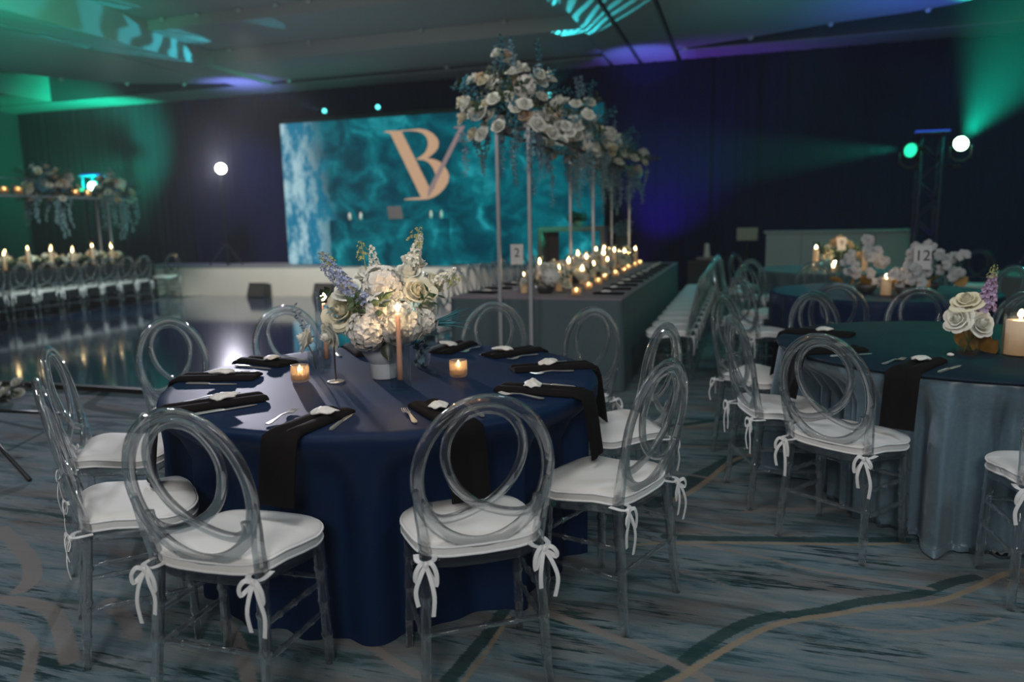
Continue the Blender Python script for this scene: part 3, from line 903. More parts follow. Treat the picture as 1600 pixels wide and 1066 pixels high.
def build_chair():
    M = {}
    pr = groove_prof(0.0205, 0.0135)
    NRM = (0, -1, -0.19)
    M['back_hoop'] = MB().tube([hoop_pt(HA * math.cos(t), HB * math.sin(t)) for t in np.linspace(0, 2 * PI, 56, endpoint=False)], 1, closed=True, prof=pr, up=NRM).mesh('back_hoop', ACR)
    half = [(0.163, -0.083), (0.160, -0.110), (0.138, -0.130), (0.105, -0.136), (0.055, -0.126), (0.0, -0.103), (-0.048, -0.070),
            (-0.088, -0.022), (-0.110, 0.035), (-0.114, 0.085), (-0.100, 0.135), (-0.066, 0.178), (-0.03, 0.196), (0.0, 0.200)]
    L = smooth_line(half, 4)
    pth = [tuple(p) for p in L] + [(-p[0], p[1]) for p in L[-2::-1]]
    # slight offset in depth so the crossing strands pass one another
    n = len(pth)
    P3 = []
    for i, (u, vv) in enumerate(pth):
        x, y, z = hoop_pt(u, vv)
        P3.append((x, y + 0.007 * (2 * i / (n - 1) - 1), z))
    lp = MB().tube(P3, 1, prof=groove_prof(0.0152, 0.0115, 12), up=NRM)
    M['inner_loop'] = lp.mesh('inner_loop', ACR)
    sq = [(-1, -.6), (-.6, -1), (.6, -1), (1, -.6), (1, .6), (.6, 1), (-.6, 1), (-1, .6)]
    for s, nm in ((-1, 'l'), (1, 'r')):
        pp = [(s * 0.172, 0.012, 0.43), (s * 0.174, 0.008, 0.48), (s * 0.180, lean(0.54), 0.54), (s * 0.190, lean(0.60), 0.60), (s * 0.197, lean(0.66), 0.66)]
        M['back_post_' + nm] = MB().tube(pp, [0.017, 0.017, 0.0155, 0.0125, 0.009], prof=sq, up=(0, 1, 0)).mesh('back_post', ACR, True, 40)

        def leg(top, foot, rt, rf):
            top, foot = Vector(top), Vector(foot)
            ts = [0, .20, .215, .235, .25, .46, .475, .495, .51, .73, .745, .765, .78, 1]
            rr = []
            for t in ts:
                k = rt + (rf - rt) * t
                rr.append(k * (1.22 if t in (.215, .235, .475, .495, .745, .765) else 1))
            return MB().tube([top.lerp(foot, t) for t in ts], rr, prof=sq, up=(0, 1, 0)).mesh('leg', ACR, True, 40)
        M['rear_' + nm] = leg((s * 0.172, 0.012, 0.43), (s * 0.192, -0.03, 0.0), 0.0165, 0.0125)
        M['front_' + nm] = leg((s * 0.182, 0.300, 0.43), (s * 0.194, 0.310, 0.0), 0.0165, 0.0125)

    def bar(a, b):
        a, b = Vector(a), Vector(b)
        ts = [0, .22, .235, .265, .28, .48, .493, .507, .52, .72, .735, .765, .78, 1]
        rr = [0.0085 * (1.35 if t in (.235, .265, .493, .507, .735, .765) else 1) for t in ts]
        return MB().tube([a.lerp(b, t) for t in ts], rr, n=8).mesh('stretcher', ACR, True, 40)
    M['st'] = [bar((-0.182, -0.009, 0.215), (0.182, -0.009, 0.215)), bar((-0.186, 0.304, 0.30), (0.186, 0.304, 0.30)),
               bar((-0.178, -0.001, 0.30), (-0.185, 0.304, 0.285)), bar((0.178, -0.001, 0.30), (0.185, 0.304, 0.285)),
               bar((-0.184, -0.012, 0.195), (-0.189, 0.307, 0.185)), bar((0.184, -0.012, 0.195), (0.189, 0.307, 0.185))]

    def outline(k, n=44):
        """seat plan: wider and bowed in front"""
        pts = []
        for i in range(n):
            a = 2 * PI * i / n
            c, s = math.cos(a), math.sin(a)
            e = 0.42
            x = math.copysign(abs(c) ** e, c); y = math.copysign(abs(s) ** e, s)
            w = 0.196 + 0.016 * (y + 1) / 2
            yy = 0.170 + y * 0.170 + (0.022 * (1 - x * x) if y > 0 else 0)
            pts.append((x * w * k, 0.170 + (yy - 0.170) * k))
        return pts

    def lift(x, y):
        """gentle wave of the seat edge"""
        t = (y - 0.0) / 0.37
        return 0.011 * math.sin(t * PI * 2.0 + 0.4) * (abs(x) / 0.2) ** 2 + 0.006 * (x / 0.2) ** 2 * (1 - t)

    def shell(levels):
        m = MB(); n = 44; vs = []; fs = []
        for k, z in levels:
            for (x, y) in outline(k):
                vs.append((x, y, z + lift(x, y)))
        q = len(levels)
        for l in range(q - 1):
            for i in range(n):
                j = (i + 1) % n
                fs.append((l * n + i, l * n + j, l * n + n + j, l * n + n + i))
        fs.append(tuple(range(n - 1, -1, -1))); fs.append(tuple((q - 1) * n + i for i in range(n)))
        return m.add(vs, fs)
    M['seat'] = shell([(0.96, 0.405), (0.985, 0.410), (0.985, 0.430), (0.96, 0.434)]).mesh('seat', ACR, True, 50)
    M['cushion'] = shell([(0.95, 0.436), (0.995, 0.440), (1.012, 0.446), (1.008, 0.458), (1.018, 0.470), (1.01, 0.477), (0.985, 0.483), (0.80, 0.492), (0.4, 0.497), (0.05, 0.498)]).mesh('cushion', CUSH)
    pp = MB()
    for k, z in ((1.012, 0.444), (1.018, 0.472)):
        pp.tube([(x, y, z + lift(x, y)) for x, y in outline(k)], 0.0042, n=6, closed=True)
    M['piping'] = pp.mesh('piping', TIEM)

    def ribbon(m, pts, w=0.010, th=0.0012, side=(1, 0, 0)):
        L = [tuple(q) for q in smooth_line(pts, 4)]
        m.tube(L, 1, prof=[(-w, -th), (w, -th), (w, th), (-w, th)], up=side)

    def bow(sx, var):
        r = random.Random(var)
        m = MB()
        x, y, z = sx * 0.174, -0.012, 0.452
        ribbon(m, [(x - sx * 0.03, 0.02, z), (x - sx * 0.024, y - 0.006, z), (x, y - 0.016, z - 0.004), (x + sx * 0.024, y - 0.004, z), (x + sx * 0.022, 0.03, z)], 0.008, side=(0, 0, 1))
        kx, ky, kz = x + sx * 0.004, y - 0.021, z - 0.006
        m.lathe([(0.003, -0.010), (0.008, -0.007), (0.0095, 0), (0.008, 0.007), (0.003, 0.010)], 8, (kx, ky, kz))
        for d in (-1, 1):
            lx = r.uniform(0.026, 0.048); dz = r.uniform(-0.062, -0.022)
            ribbon(m, [(kx, ky, kz), (kx + d * lx * .5, ky - .014, kz + .010), (kx + d * lx, ky - .016, kz + dz * .35), (kx + d * lx * .98, ky - .012, kz + dz), (kx + d * lx * .55, ky - .004, kz + dz * .62), (kx, ky - .002, kz - .004)], 0.0065, side=(0, -1, 0.3))
            ln = r.uniform(0.09, 0.17); ox = r.uniform(0.008, 0.038)
            ribbon(m, [(kx, ky, kz), (kx + d * ox * .7, ky - .012, kz - ln * .25), (kx + d * ox * 1.25, ky - .014 + r.uniform(-.004, .004), kz - ln * .6), (kx + d * ox, ky - .010, kz - ln)], 0.0062, side=(0, -1, 0.0))
        return m.mesh('tie', TIEM, True, 40)
    M['ties'] = [[bow(-1, 3), bow(1, 4)], [bow(-1, 11), bow(1, 12)], [bow(-1, 21), bow(1, 22)]]
    return M


CH = build_chair()


def make_chair(root, var, back_dir=None):
    link('back_hoop', CH['back_hoop'], root)
    link('inner_loop', CH['inner_loop'], root)
    for s in 'lr':
        link('back_post', CH['back_post_' + s], root)
        link('leg', CH['rear_' + s], root)
        link('leg', CH['front_' + s], root)
    for m in CH['st']:
        link('stretcher', m, root)
    link('seat', CH['seat'], root)
    c = link('cushion', CH['cushion'], root)
    c['label'] = 'white padded cushion'
    link('piping', CH['piping'], c)
    for m in CH['ties'][var]:
        link('tie', m, c)
    return root


PROTO = []


def chair(x, y, h, label, group, var=0, z=0.0):
    """x, y: midpoint between the rear feet; h: heading in degrees, 0 looks along +y, counter-clockwise"""
    if len(PROTO) <= var:
        o = thing('acrylic_chair', label, 'chair', (x, y, z), R(h), group)
        make_chair(o, var)
        PROTO.append(o)
        return o
    o = copy_tree(PROTO[var])
    o.location = (x, y, z); o.rotation_euler = (0, 0, R(h))
    tag(o, label, 'chair', group)
    return o


T1C, T2C, T3C, T4C = (-1.47, 2.86), (1.10, 4.20), (1.15, 7.15), (1.10, 10.2)
TZ = 0.757
G1 = 'clear chairs around the navy table'
T1 = [  # x, y, heading, place angle, who
    (-0.715, 1.955, 33, -48, 'nearest the camera, right of the table front, its whole back in view'),
    (-1.44, 1.635, 2, -84, 'at the table front left, second nearest the camera, seat facing away'),
    (-2.13, 1.85, -41, -124, 'on the near left of the navy table, seen edge-on before a twin'),
    (-2.70, 2.38, -53, -165, 'at the far left of the navy table, seen edge-on behind a twin'),
    (-2.90, 3.22, -105, 166, 'back of the navy table against the green reflection on the dance floor'),
    (-2.60, 3.82, -128, 128, 'behind the navy table, just left of the white centrepiece flowers'),
    (-1.43, 4.16, 180, 89, 'behind the navy table, right of the flowers, before the grey long table'),
    (-0.82, 3.98, 150, 60, 'far right of the navy table, in line with the long table corner'),
    (-0.39, 3.40, 118, 27, 'right side of the navy table, half hidden behind the near right chair'),
    (-0.31, 2.55, 68, -10, 'near right of the navy table, black napkin hanging onto its seat'),
]
WHO = []
for i, (x, y, h, a, lab) in enumerate(T1):
    chair(x, y, h, 'clear hoop-back chair ' + lab, G1, (0, 1, 2)[i] if i < 3 else i % 3)
G2 = 'clear chairs around the teal table'
for i, (x, y, h, lab) in enumerate([
    (0.355, 3.275, -35, 'front left of the teal table, white seat and both bows in view'),
    (0.03, 3.83, -72, 'left of the teal table, second from its front, seat tucked in'),
    (-0.05, 4.72, -112, 'left rear of the teal table, its hoop overlapping the next chair'),
    (0.47, 5.02, -142, 'rear left of the teal table, hoop rising over its edge'),
    (1.11, 5.36, 180, 'straight behind the teal table, hoop between orchids and roses'),
    (1.68, 5.22, 156, 'rear right of the teal table, hoop partly behind the roses'),
    (1.14, 2.93, 2, 'front of the teal table, cut off by the right picture edge'),
    (2.30, 4.60, 110, 'far right side of the teal table, only its hoop edge in view')]):
    chair(x, y, h, 'clear hoop-back chair ' + lab, G2, i % 3)
G3 = 'clear chairs around the navy table with orchids'
for i, (a, rr, lab) in enumerate([
    (-110, 1.38, 'front left of the orchid table, hoop over the teal table edge'),
    (-147, 1.34, 'left front side of the orchid table, tall hoop beside the aisle'),
    (-180, 1.33, 'left end of the orchid table, seat facing it'),
    (144, 1.33, 'left rear of the orchid table, hoop seen edge-on'),
    (108, 1.33, 'straight behind the candles of the orchid table'),
    (64, 1.33, 'behind the orchids to the right of the card'),
    (30, 1.33, 'right rear of the orchid table, dim teal hoop'),
    (-22, 1.33, 'right side of the orchid table, dim hoop')]):
    chair(T3C[0] + rr * math.cos(R(a)), T3C[1] + rr * math.sin(R(a)), a + 90, 'clear hoop-back chair ' + lab, G3, i % 3)
G4 = 'clear chairs around the candlelit grey table'
for i, (a, lab) in enumerate([
    (-100, 'front of the candlelit grey table by the bar'), (-136, 'front left of the candlelit grey table by the bar'),
    (-172, 'left end of the candlelit grey table by the bar'), (150, 'left rear of the candlelit grey table by the bar'),
    (-62, 'front right of the candlelit grey table by the bar'), (20, 'right rear of the candlelit grey table by the bar')]):
    chair(T4C[0] + 1.34 * math.cos(R(a)), T4C[1] + 1.34 * math.sin(R(a)), a + 90, 'clear hoop-back chair ' + lab, G4, i % 3)
G5 = 'dim chairs at the far right'
for i, (x, y, h, lab) in enumerate([
    (2.25, 9.55, 60, 'left of the far right teal cloth table'), (3.00, 11.45, 150, 'in the dark far right rear, left of its neighbour'),
    (3.58, 11.05, 175, 'in the dark far right rear, right of its neighbour'),
    (4.15, 10.75, 200, 'in the dark far right rear, cut off by the picture edge')]):
    chair(x, y, h, 'clear hoop-back chair ' + lab, G5, i % 3)
ORD = ['first', 'second', 'third', 'fourth', 'fifth', 'sixth', 'seventh', 'eighth', 'ninth', 'tenth', 'eleventh', 'twelfth']
for i, y in enumerate([8.42, 8.90, 9.36, 9.80, 10.22, 10.62, 11.02, 11.42]):
    chair(-10.92, y, 90, 'clear hoop-back chair beside the dance floor, %s counted from the stage' % ORD[7 - i], 'chair row between dance floor and far left table', i % 3)
chair(-11.35, 12.65, 178, 'clear hoop-back chair at the stage end of the far left table', 'chair row between dance floor and far left table', 0)
for i in range(11):
    chair(-0.42, 6.42 + i * 0.44, 90, 'clear hoop-back chair along the right of the long table, %s from its near end' % ORD[i], 'chair row right of the long table', i % 3)
for i in range(11):
    chair(-2.98, 6.42 + i * 0.44, -90, 'clear hoop-back chair along the left of the long table, %s from its near end' % ORD[i], 'chair row left of the long table', i % 3)

# ------------------------------------------------------------------ tables and cloths
def table_base(c, label, r=0.88):
    t = thing('round_table', label, 'table', (c[0], c[1], 0))
    link('tabletop', MB().lathe([(r - 0.02, TZ - 0.045), (r, TZ - 0.04), (r, TZ - 0.014), (r - 0.01, TZ - 0.010)], 40).mesh('tabletop', DARKW), t)
    link('pedestal', MB().lathe([(0.30, 0), (0.28, 0.03), (0.06, 0.06), (0.05, 0.66), (0.25, TZ - 0.05)], 20).mesh('pedestal', BLACK), t)
    return t


def cloth_mesh(r, zt, folds, amp, seed, flare=0.10, pool=0.0, zb=0.006, n=180, top=True, name='tablecloth', mat=NAVY, push=()):
    rr = random.Random(seed)
    ph = [rr.uniform(0, 6.28) for _ in range(5)]
    vs = []; fs = []
    rings = []
    if top:
        for k in (0.02, 0.3, 0.6, 0.85, 0.95):
            rings.append(('t', k))
    rings += [('d', t) for t in (0.0, 0.012, 0.03, 0.07, 0.15, 0.26, 0.38, 0.5, 0.62, 0.74, 0.85, 0.93, 1.0)]
    if pool:
        rings += [('p', t) for t in (0.35, 0.7, 1.0)]
    for kind, t in rings:
        for i in range(n):
            a = 2 * PI * i / n
            w = math.sin(folds * a + ph[0] + 0.5 * math.sin(3 * a + ph[3])) + 0.55 * math.sin((folds * 2 - 3) * a + ph[1]) + 0.4 * math.sin(5 * a + ph[2])
            if kind == 't':
                rad = r * t; z = zt + 0.0012 * math.sin(7 * rad + 3 * a)
            elif kind == 'd':
                s = min(1, t * 1.3) ** 0.8
                rad = r + 0.006 * min(1, t * 30) + flare * t * 0.75 + amp * w * s
                z = zt - (zt - zb) * t - (0.004 if t > 0.01 else 0)
                if t == 0.0:
                    z = zt - 0.001; rad = r - 0.004
            else:
                rad = r + 0.006 + flare * 0.75 + amp * w + pool * t * (0.7 + 0.3 * math.sin(9 * a + ph[4]))
                z = zb + 0.035 * math.sin(PI * min(t, 0.999)) * (0.6 + 0.4 * math.sin(13 * a + ph[2])) + 0.002
            for pa, pr in push:
                da = abs((a - pa + PI) % (2 * PI) - PI)
                k = max(0, min(1, (0.36 - da) / 0.13)) * max(0, min(1, (zt - 0.03 - z) / 0.14))
                k = k * k * (3 - 2 * k)
                rad = min(rad, rad + (pr - amp * 0.6 + amp * 0.5 * w - rad) * k)
            vs.append((rad * math.cos(a), rad * math.sin(a), z))
    q = len(rings)
    for l in range(q - 1):
        for i in range(n):
            j = (i + 1) % n
            fs.append((l * n + j, l * n + i, l * n + n + i, l * n + n + j))
    if top:
        fs.append(tuple(range(n)))
    return MB().add(vs, fs).mesh(name, mat)


table_base(T1C, 'round banquet table hidden under the navy cloth at the front')
def pushes(c, chairs):
    out = []
    for x, y, h in chairs:
        fx_, fy_ = x - 0.365 * math.sin(R(h)), y + 0.365 * math.cos(R(h))
        out.append((math.atan2(fy_ - c[1], fx_ - c[0]), math.hypot(fx_ - c[0], fy_ - c[1]) - 0.035))
    return out


def ring_push(angles, rr):
    return [(R(a), rr - 0.40) for a in angles]


tag(link('tablecloth', cloth_mesh(0.908, TZ, 15, 0.036, 5, -0.01, n=260, push=pushes(T1C, [q[:3] for q in T1])), loc=(*T1C, 0)), 'floor length navy satin cloth on the round table at the front', 'tablecloth')
table_base(T2C, 'round banquet table hidden under the teal and velvet cloth')
c2 = thing('tablecloth', 'dark teal cloth with a blue-grey velvet skirt on the right round table', 'tablecloth', (*T2C, 0))
link('skirt', cloth_mesh(0.895, TZ - 0.004, 40, 0.034, 9, 0.05, pool=0.03, n=480, name='skirt', mat=VELVET, top=False, push=pushes(T2C, [(0.355, 3.275, -35), (0.03, 3.83, -72), (-0.05, 4.72, -112), (0.47, 5.02, -142), (1.14, 2.93, 2), (1.11, 5.36, 180), (1.62, 5.25, 158), (2.30, 4.60, 110)])), c2)['label'] = 'blue-grey velvet skirt'
link('topper', MB().lathe([(0.918, TZ - 0.012), (0.920, TZ - 0.004), (0.914, TZ + 0.001), (0.45, TZ + 0.002), (0.01, TZ + 0.002)], 96, cap=True).mesh('topper', TEALTOP), c2)
table_base(T3C, 'round banquet table hidden under the navy cloth with orchids')
tag(link('tablecloth', cloth_mesh(0.915, TZ, 15, 0.03, 12, 0.02, n=180, push=ring_push((-110, -147, -180, 144, 108, 64, 30, -22), 1.33)), loc=(*T3C, 0)), 'navy cloth on the round table with white orchids', 'tablecloth')
table_base(T4C, 'round banquet table hidden under the pale grey cloth by the bar')
tag(link('tablecloth', cloth_mesh(0.915, TZ, 15, 0.03, 14, 0.02, n=180, mat=GREYCLOTH, push=ring_push((-100, -136, -172, 150, -62, 20), 1.33)), loc=(*T4C, 0)), 'grey cloth on the candlelit round table before the pale bar', 'tablecloth')
T5C = (3.55, 9.35)
table_base(T5C, 'round banquet table hidden under the teal cloth at the far right')
tag(link('tablecloth', cloth_mesh(0.915, TZ, 15, 0.03, 15, 0.08, n=120, mat=GREYCLOTH), loc=(*T5C, 0)), 'dim teal cloth on the round table at the far right', 'tablecloth')


def long_table(cx, cy, w, l, label, lab2, mat_top):
    t = thing('long_table', label, 'table', (cx, cy, 0))
    link('tabletop', MB().box((0, 0, 0.745), (w - 0.04, l - 0.04, 0.03)).mesh('tabletop', DARKW, False), t)
    for sx in (-1, 1):
        for sy in (-1, 1):
            link('leg', MB().box((sx * (w / 2 - 0.1), sy * (l / 2 - 0.1), 0.365), (0.05, 0.05, 0.73)).mesh('leg', BLACK, False), t)
    c = thing('tablecloth', lab2, 'tablecloth', (cx, cy, 0))
    link('top_panel', MB().rbox((0, 0, 0.771), (w + 0.012, l + 0.012, 0.016), 0.004).mesh('top_panel', mat_top, False), c)
    m = MB()
    per = 2 * (w + l)
    n = int(per / 0.05)
    pts = []
    for i in range(n):
        s = per * i / n
        if s < w: p, nn = (-w / 2 + s, -l / 2), (0, -1)
        elif s < w + l: p, nn = (w / 2, -l / 2 + s - w), (1, 0)
        elif s < 2 * w + l: p, nn = (w / 2 - (s - w - l), l / 2), (0, 1)
        else: p, nn = (-w / 2, l / 2 - (s - 2 * w - l)), (-1, 0)
        pts.append((p, nn, s))
    vs = []
    for t_, z in ((0, 0.764), (0.1, 0.70), (0.5, 0.4), (1, 0.006)):
        for p, nn, s in pts:
            o = 0.004 + 0.02 * t_ + 0.007 * t_ * math.sin(s * 17) + 0.004 * t_ * math.sin(s * 31)
            vs.append((p[0] + nn[0] * o, p[1] + nn[1] * o, z))
    fs = []
    for k in range(3):
        for i in range(n):
            j = (i + 1) % n
            fs.append((k * n + j, k * n + i, k * n + n + i, k * n + n + j))
    m.add(vs, fs)
    link('skirt', m.mesh('skirt', GREYCLOTH), c)
    return t


long_table(-1.70, 8.75, 1.50, 5.4, 'long banquet table hidden under the grey cloth in the middle of the room', 'grey floor length cloth on the long candlelit table', RUNTOP)
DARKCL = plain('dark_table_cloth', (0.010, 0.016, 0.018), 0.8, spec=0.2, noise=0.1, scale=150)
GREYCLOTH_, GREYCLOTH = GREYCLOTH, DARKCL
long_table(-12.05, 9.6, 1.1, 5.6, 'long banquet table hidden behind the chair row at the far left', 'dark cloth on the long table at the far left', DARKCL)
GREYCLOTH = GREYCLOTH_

# ------------------------------------------------------------------ place settings
def napkin_mesh(r_in, r_edge, hang, tz=TZ):
    """folded napkin lying radially (local +x outward from table centre), bent over the edge"""
    path = [(r_in, tz + 0.004)] + [(r_in + (r_edge - r_in) * t, tz + 0.004) for t in (0.03, 0.25, 0.5, 0.75, 0.95)]
    if hang:
        path += [(r_edge + 0.012, tz - 0.002), (r_edge + 0.022, tz - 0.03)]
        path += [(r_edge + 0.024 + 0.028 * t, tz - 0.03 - hang * t) for t in (0.3, 0.6, 0.85, 1.0)]
    w = 0.062
    sec = []
    for i, t in enumerate(np.linspace(-1, 1, 13)):
        hgt = 0.010 + 0.010 * abs(math.sin(t * PI * 1.0)) ** 0.7
        sec.append((t * w, hgt))
    m = MB()
    vs = []; fs = []
    npt = len(path)
    for k, (x, z) in enumerate(path):
        a = path[max(k - 1, 0)]; b2 = path[min(k + 1, npt - 1)]
        d = Vector((b2[0] - a[0], 0, b2[1] - a[1])).normalized()
        nrm = Vector((-d.z, 0, d.x))
        f = 1.0 if k > 0 else 0.75
        f2 = 0.55 if k >= 6 else 1.0
        for (y, h) in sec:
            yy = y * (1.0 + (0.10 if k >= 6 else 0))
            p = Vector((x, yy, z)) + nrm * (h * f * f2)
            vs.append(tuple(p))
        for (y, h) in reversed(sec):
            yy = y * (1.0 + (0.10 if k >= 6 else 0))
            vs.append((x, yy, z))
    c = 26
    for k in range(npt - 1):
        for j in range(c):
            l = (j + 1) % c
            fs.append((k * c + l, k * c + j, k * c + c + j, k * c + c + l))
    fs.append(tuple(range(c))); fs.append(tuple((npt - 1) * c + j for j in range(c - 1, -1, -1)))
    return m.add(vs, fs).mesh('napkin', BLACKN, True, 60)


def shell_mesh(seed):
    r = random.Random(seed)
    ph = [r.uniform(0, 6.28) for _ in range(4)]
    n = 26; vs = []; fs = []
    lv = [(0.05, 0.016), (0.35, 0.015), (0.65, 0.011), (0.88, 0.006), (1.0, 0.003), (0.9, 0.0), (0.5, -0.004), (0.05, -0.005)]
    for k, z in lv:
        for i in range(n):
            a = 2 * PI * i / n
            rad = k * (1 + 0.10 * math.sin(3 * a + ph[0]) + 0.07 * math.sin(7 * a + ph[1]) * k + 0.05 * math.sin(11 * a + ph[2]) * k)
            vs.append((0.046 * rad * math.cos(a) * (1 + 0.25 * math.cos(a)), 0.030 * rad * math.sin(a), z + 0.003 * math.sin(5 * a + ph[3]) * k))
    for l in range(len(lv) - 1):
        for i in range(n):
            j = (i + 1) % n
            fs.append((l * n + j, l * n + i, l * n + n + i, l * n + n + j))
    fs.append(tuple(range(n))); fs.append(tuple((len(lv) - 1) * n + i for i in range(n - 1, -1, -1)))
    return MB().add(vs, fs).mesh('oyster_shell', SHELLM)


def fork_mesh():
    m = MB()
    # handle
    xs = [-0.10, -0.085, -0.04, 0.0, 0.03, 0.045]
    ws = [0.006, 0.010, 0.006, 0.004, 0.006, 0.012]
    zs = [0.003, 0.003, 0.006, 0.010, 0.008, 0.005]
    vs = []; fs = []
    for x, w, z in zip(xs, ws, zs):
        vs += [(x, -w, z), (x, w, z), (x, w, z + 0.003), (x, -w, z + 0.003)]
    for k in range(5):
        for j in range(4):
            l = (j + 1) % 4
            fs.append((k * 4 + j, k * 4 + l, k * 4 + 4 + l, k * 4 + 4 + j))
    fs += [(3, 2, 1, 0), (20, 21, 22, 23)]
    m.add(vs, fs)
    for j in range(4):
        y = -0.0105 + 0.007 * j
        m.tube([(0.043, y, 0.0065), (0.06, y, 0.004), (0.08, y, 0.005), (0.098, y * 0.95, 0.009)], [0.0024, 0.0022, 0.0020, 0.0012], n=6)
    return m.mesh('fork', STEEL, True, 50)


def knife_mesh():
    m = MB()
    prof = [(-0.11, 0.005, 0.004), (-0.10, 0.008, 0.006), (-0.02, 0.007, 0.006), (-0.005, 0.006, 0.005), (0.0, 0.008, 0.002), (0.07, 0.011, 0.0018), (0.105, 0.008, 0.0014), (0.118, 0.002, 0.001)]
    vs = []; fs = []
    for x, w, h in prof:
        vs += [(x, -w, 0.001), (x, w, 0.001), (x, w * .7, 0.001 + h), (x, -w * .7, 0.001 + h)]
    q = len(prof)
    for k in range(q - 1):
        for j in range(4):
            l = (j + 1) % 4
            fs.append((k * 4 + j, k * 4 + l, k * 4 + 4 + l, k * 4 + 4 + j))
    fs += [(3, 2, 1, 0), tuple((q - 1) * 4 + j for j in range(4))]
    return m.add(vs, fs).mesh('knife', STEEL, True, 40)


NAPH = [napkin_mesh(0.57, 0.918, 0.20), napkin_mesh(0.60, 0.918, 0.18), napkin_mesh(0.55, 0.918, 0.22)]
SHELLS = [shell_mesh(i) for i in range(4)]
FORK, KNIFE = fork_mesh(), knife_mesh()
PL = ['nearest the camera', 'at the front left', 'near left', 'far left', 'at the left rear', 'left of the centrepiece',
      'right behind the centrepiece', 'toward the long table', 'at the middle right', 'near right']


def place(c, a, i, wobble, lab, cloth, cut=True, rs=0.71):
    A = R(a)
    def P(rad, side, z):
        return (c[0] + rad * math.cos(A) - side * math.sin(A), c[1] + rad * math.sin(A) + side * math.cos(A), z)
    ex, ey = c[0] + 0.918 * math.cos(A), c[1] + 0.918 * math.sin(A)
    B = A + R(wobble)
    n = link('napkin', NAPH[i % 3], loc=(ex - 0.918 * math.cos(B), ey - 0.918 * math.sin(B), 0), rot=(0, 0, B))
    rs_side = (0.918 - rs) * math.tan(R(-wobble))
    tag(n, 'black napkin hanging over the edge of the %s, place %s' % (cloth, lab), 'napkin', 'black napkins on the ' + cloth)
    s = link('oyster_shell', SHELLS[i % 4], loc=P(rs, rs_side, TZ + 0.0275), rot=(R(4), R(-5), A + R(70 + 40 * ((i * 37) % 5 - 2))), scale=1.15)
    tag(s, 'white oyster shell on a napkin, %s, place %s' % (cloth, lab), 'shell', 'oyster shells on the ' + cloth)
    if cut:
        # a seated guest looks inward: the fork lies to the left, which is clockwise from above
        f = link('fork', FORK, loc=P(0.71, -0.115, TZ + 0.002), rot=(0, 0, A + PI + R(6 * ((i * 7) % 3 - 1))))
        tag(f, 'steel fork on the %s, place %s' % (cloth, lab), 'fork', 'forks on the ' + cloth)
        k = link('knife', KNIFE, loc=P(0.73, 0.115, TZ + 0.002), rot=(0, 0, A + PI + R(5 * ((i * 5) % 3 - 1))))
        tag(k, 'steel knife on the %s, place %s' % (cloth, lab), 'knife', 'knives on the ' + cloth)


for i, (x, y, h, a, lab) in enumerate(T1):
    place(T1C, a, i, (3, -10, -4, 0, -2, 3, 0, -3, 2, 4)[i], PL[i], 'navy table')
for i, (a, lab) in enumerate([(-119, 'nearest its front'), (-154, 'at its left'), (160, 'at its left rear')]):
    place(T2C, a, i, 0, lab, 'teal table', i < 2)

# ------------------------------------------------------------------ flowers
def rose_mesh(seed, mat, openness=1.0):
    """about 0.09 across, bloom axis +z, built from curled petals"""
    r = random.Random(seed)
    m = MB()
    spec = [(3, 0.007, 0.043, 0.0, .75), (3, 0.012, 0.045, 0.001, .5), (4, 0.018, 0.045, 0.003, .3), (5, 0.025, 0.043, 0.007, .12),
            (5, 0.032, 0.038, 0.013, 0.0), (6, 0.038, 0.031, 0.020, 0.0)]
    for li, (n, rad, hh, flare, close) in enumerate(spec):
        a0 = r.uniform(0, 6.28)
        for k in range(n):
            a = a0 + 2 * PI * k / n + r.uniform(-.15, .15)
            hw = PI / n * 1.3
            fl = flare * openness * r.uniform(0.75, 1.25)
            top = hh * r.uniform(0.93, 1.07)

            def fn(u, v, a=a, hw=hw, fl=fl, top=top, rad=rad, li=li, close=close):
                uu = (u - 0.5) * 2
                wd = hw * (0.5 + 0.5 * math.sin(min(1, v * 1.25) * PI / 2)) * (1 - 0.25 * max(0, v - 0.75) / 0.25)
                ang = a + uu * wd
                rr = rad * (0.35 + 0.65 * math.sin(min(1, v * 1.7) * PI / 2)) * (1 - close * v * v) + fl * v ** 2.5 * (1 - 0.3 * uu * uu)
                rr += 0.0012 * uu * (1 if li % 2 else -1)
                z = top * v - 0.004 * li - 0.006 * uu * uu * v
                if li > 2 and v > 0.8:
                    z -= 0.006 * openness
                return (rr * math.cos(ang), rr * math.sin(ang), z)
            m.grid(fn, 4, 5)
    m.lathe([(0.004, -0.03), (0.014, -0.026), (0.018, -0.014), (0.010, 0.0)], 8)
    return m.mesh('rose', mat)


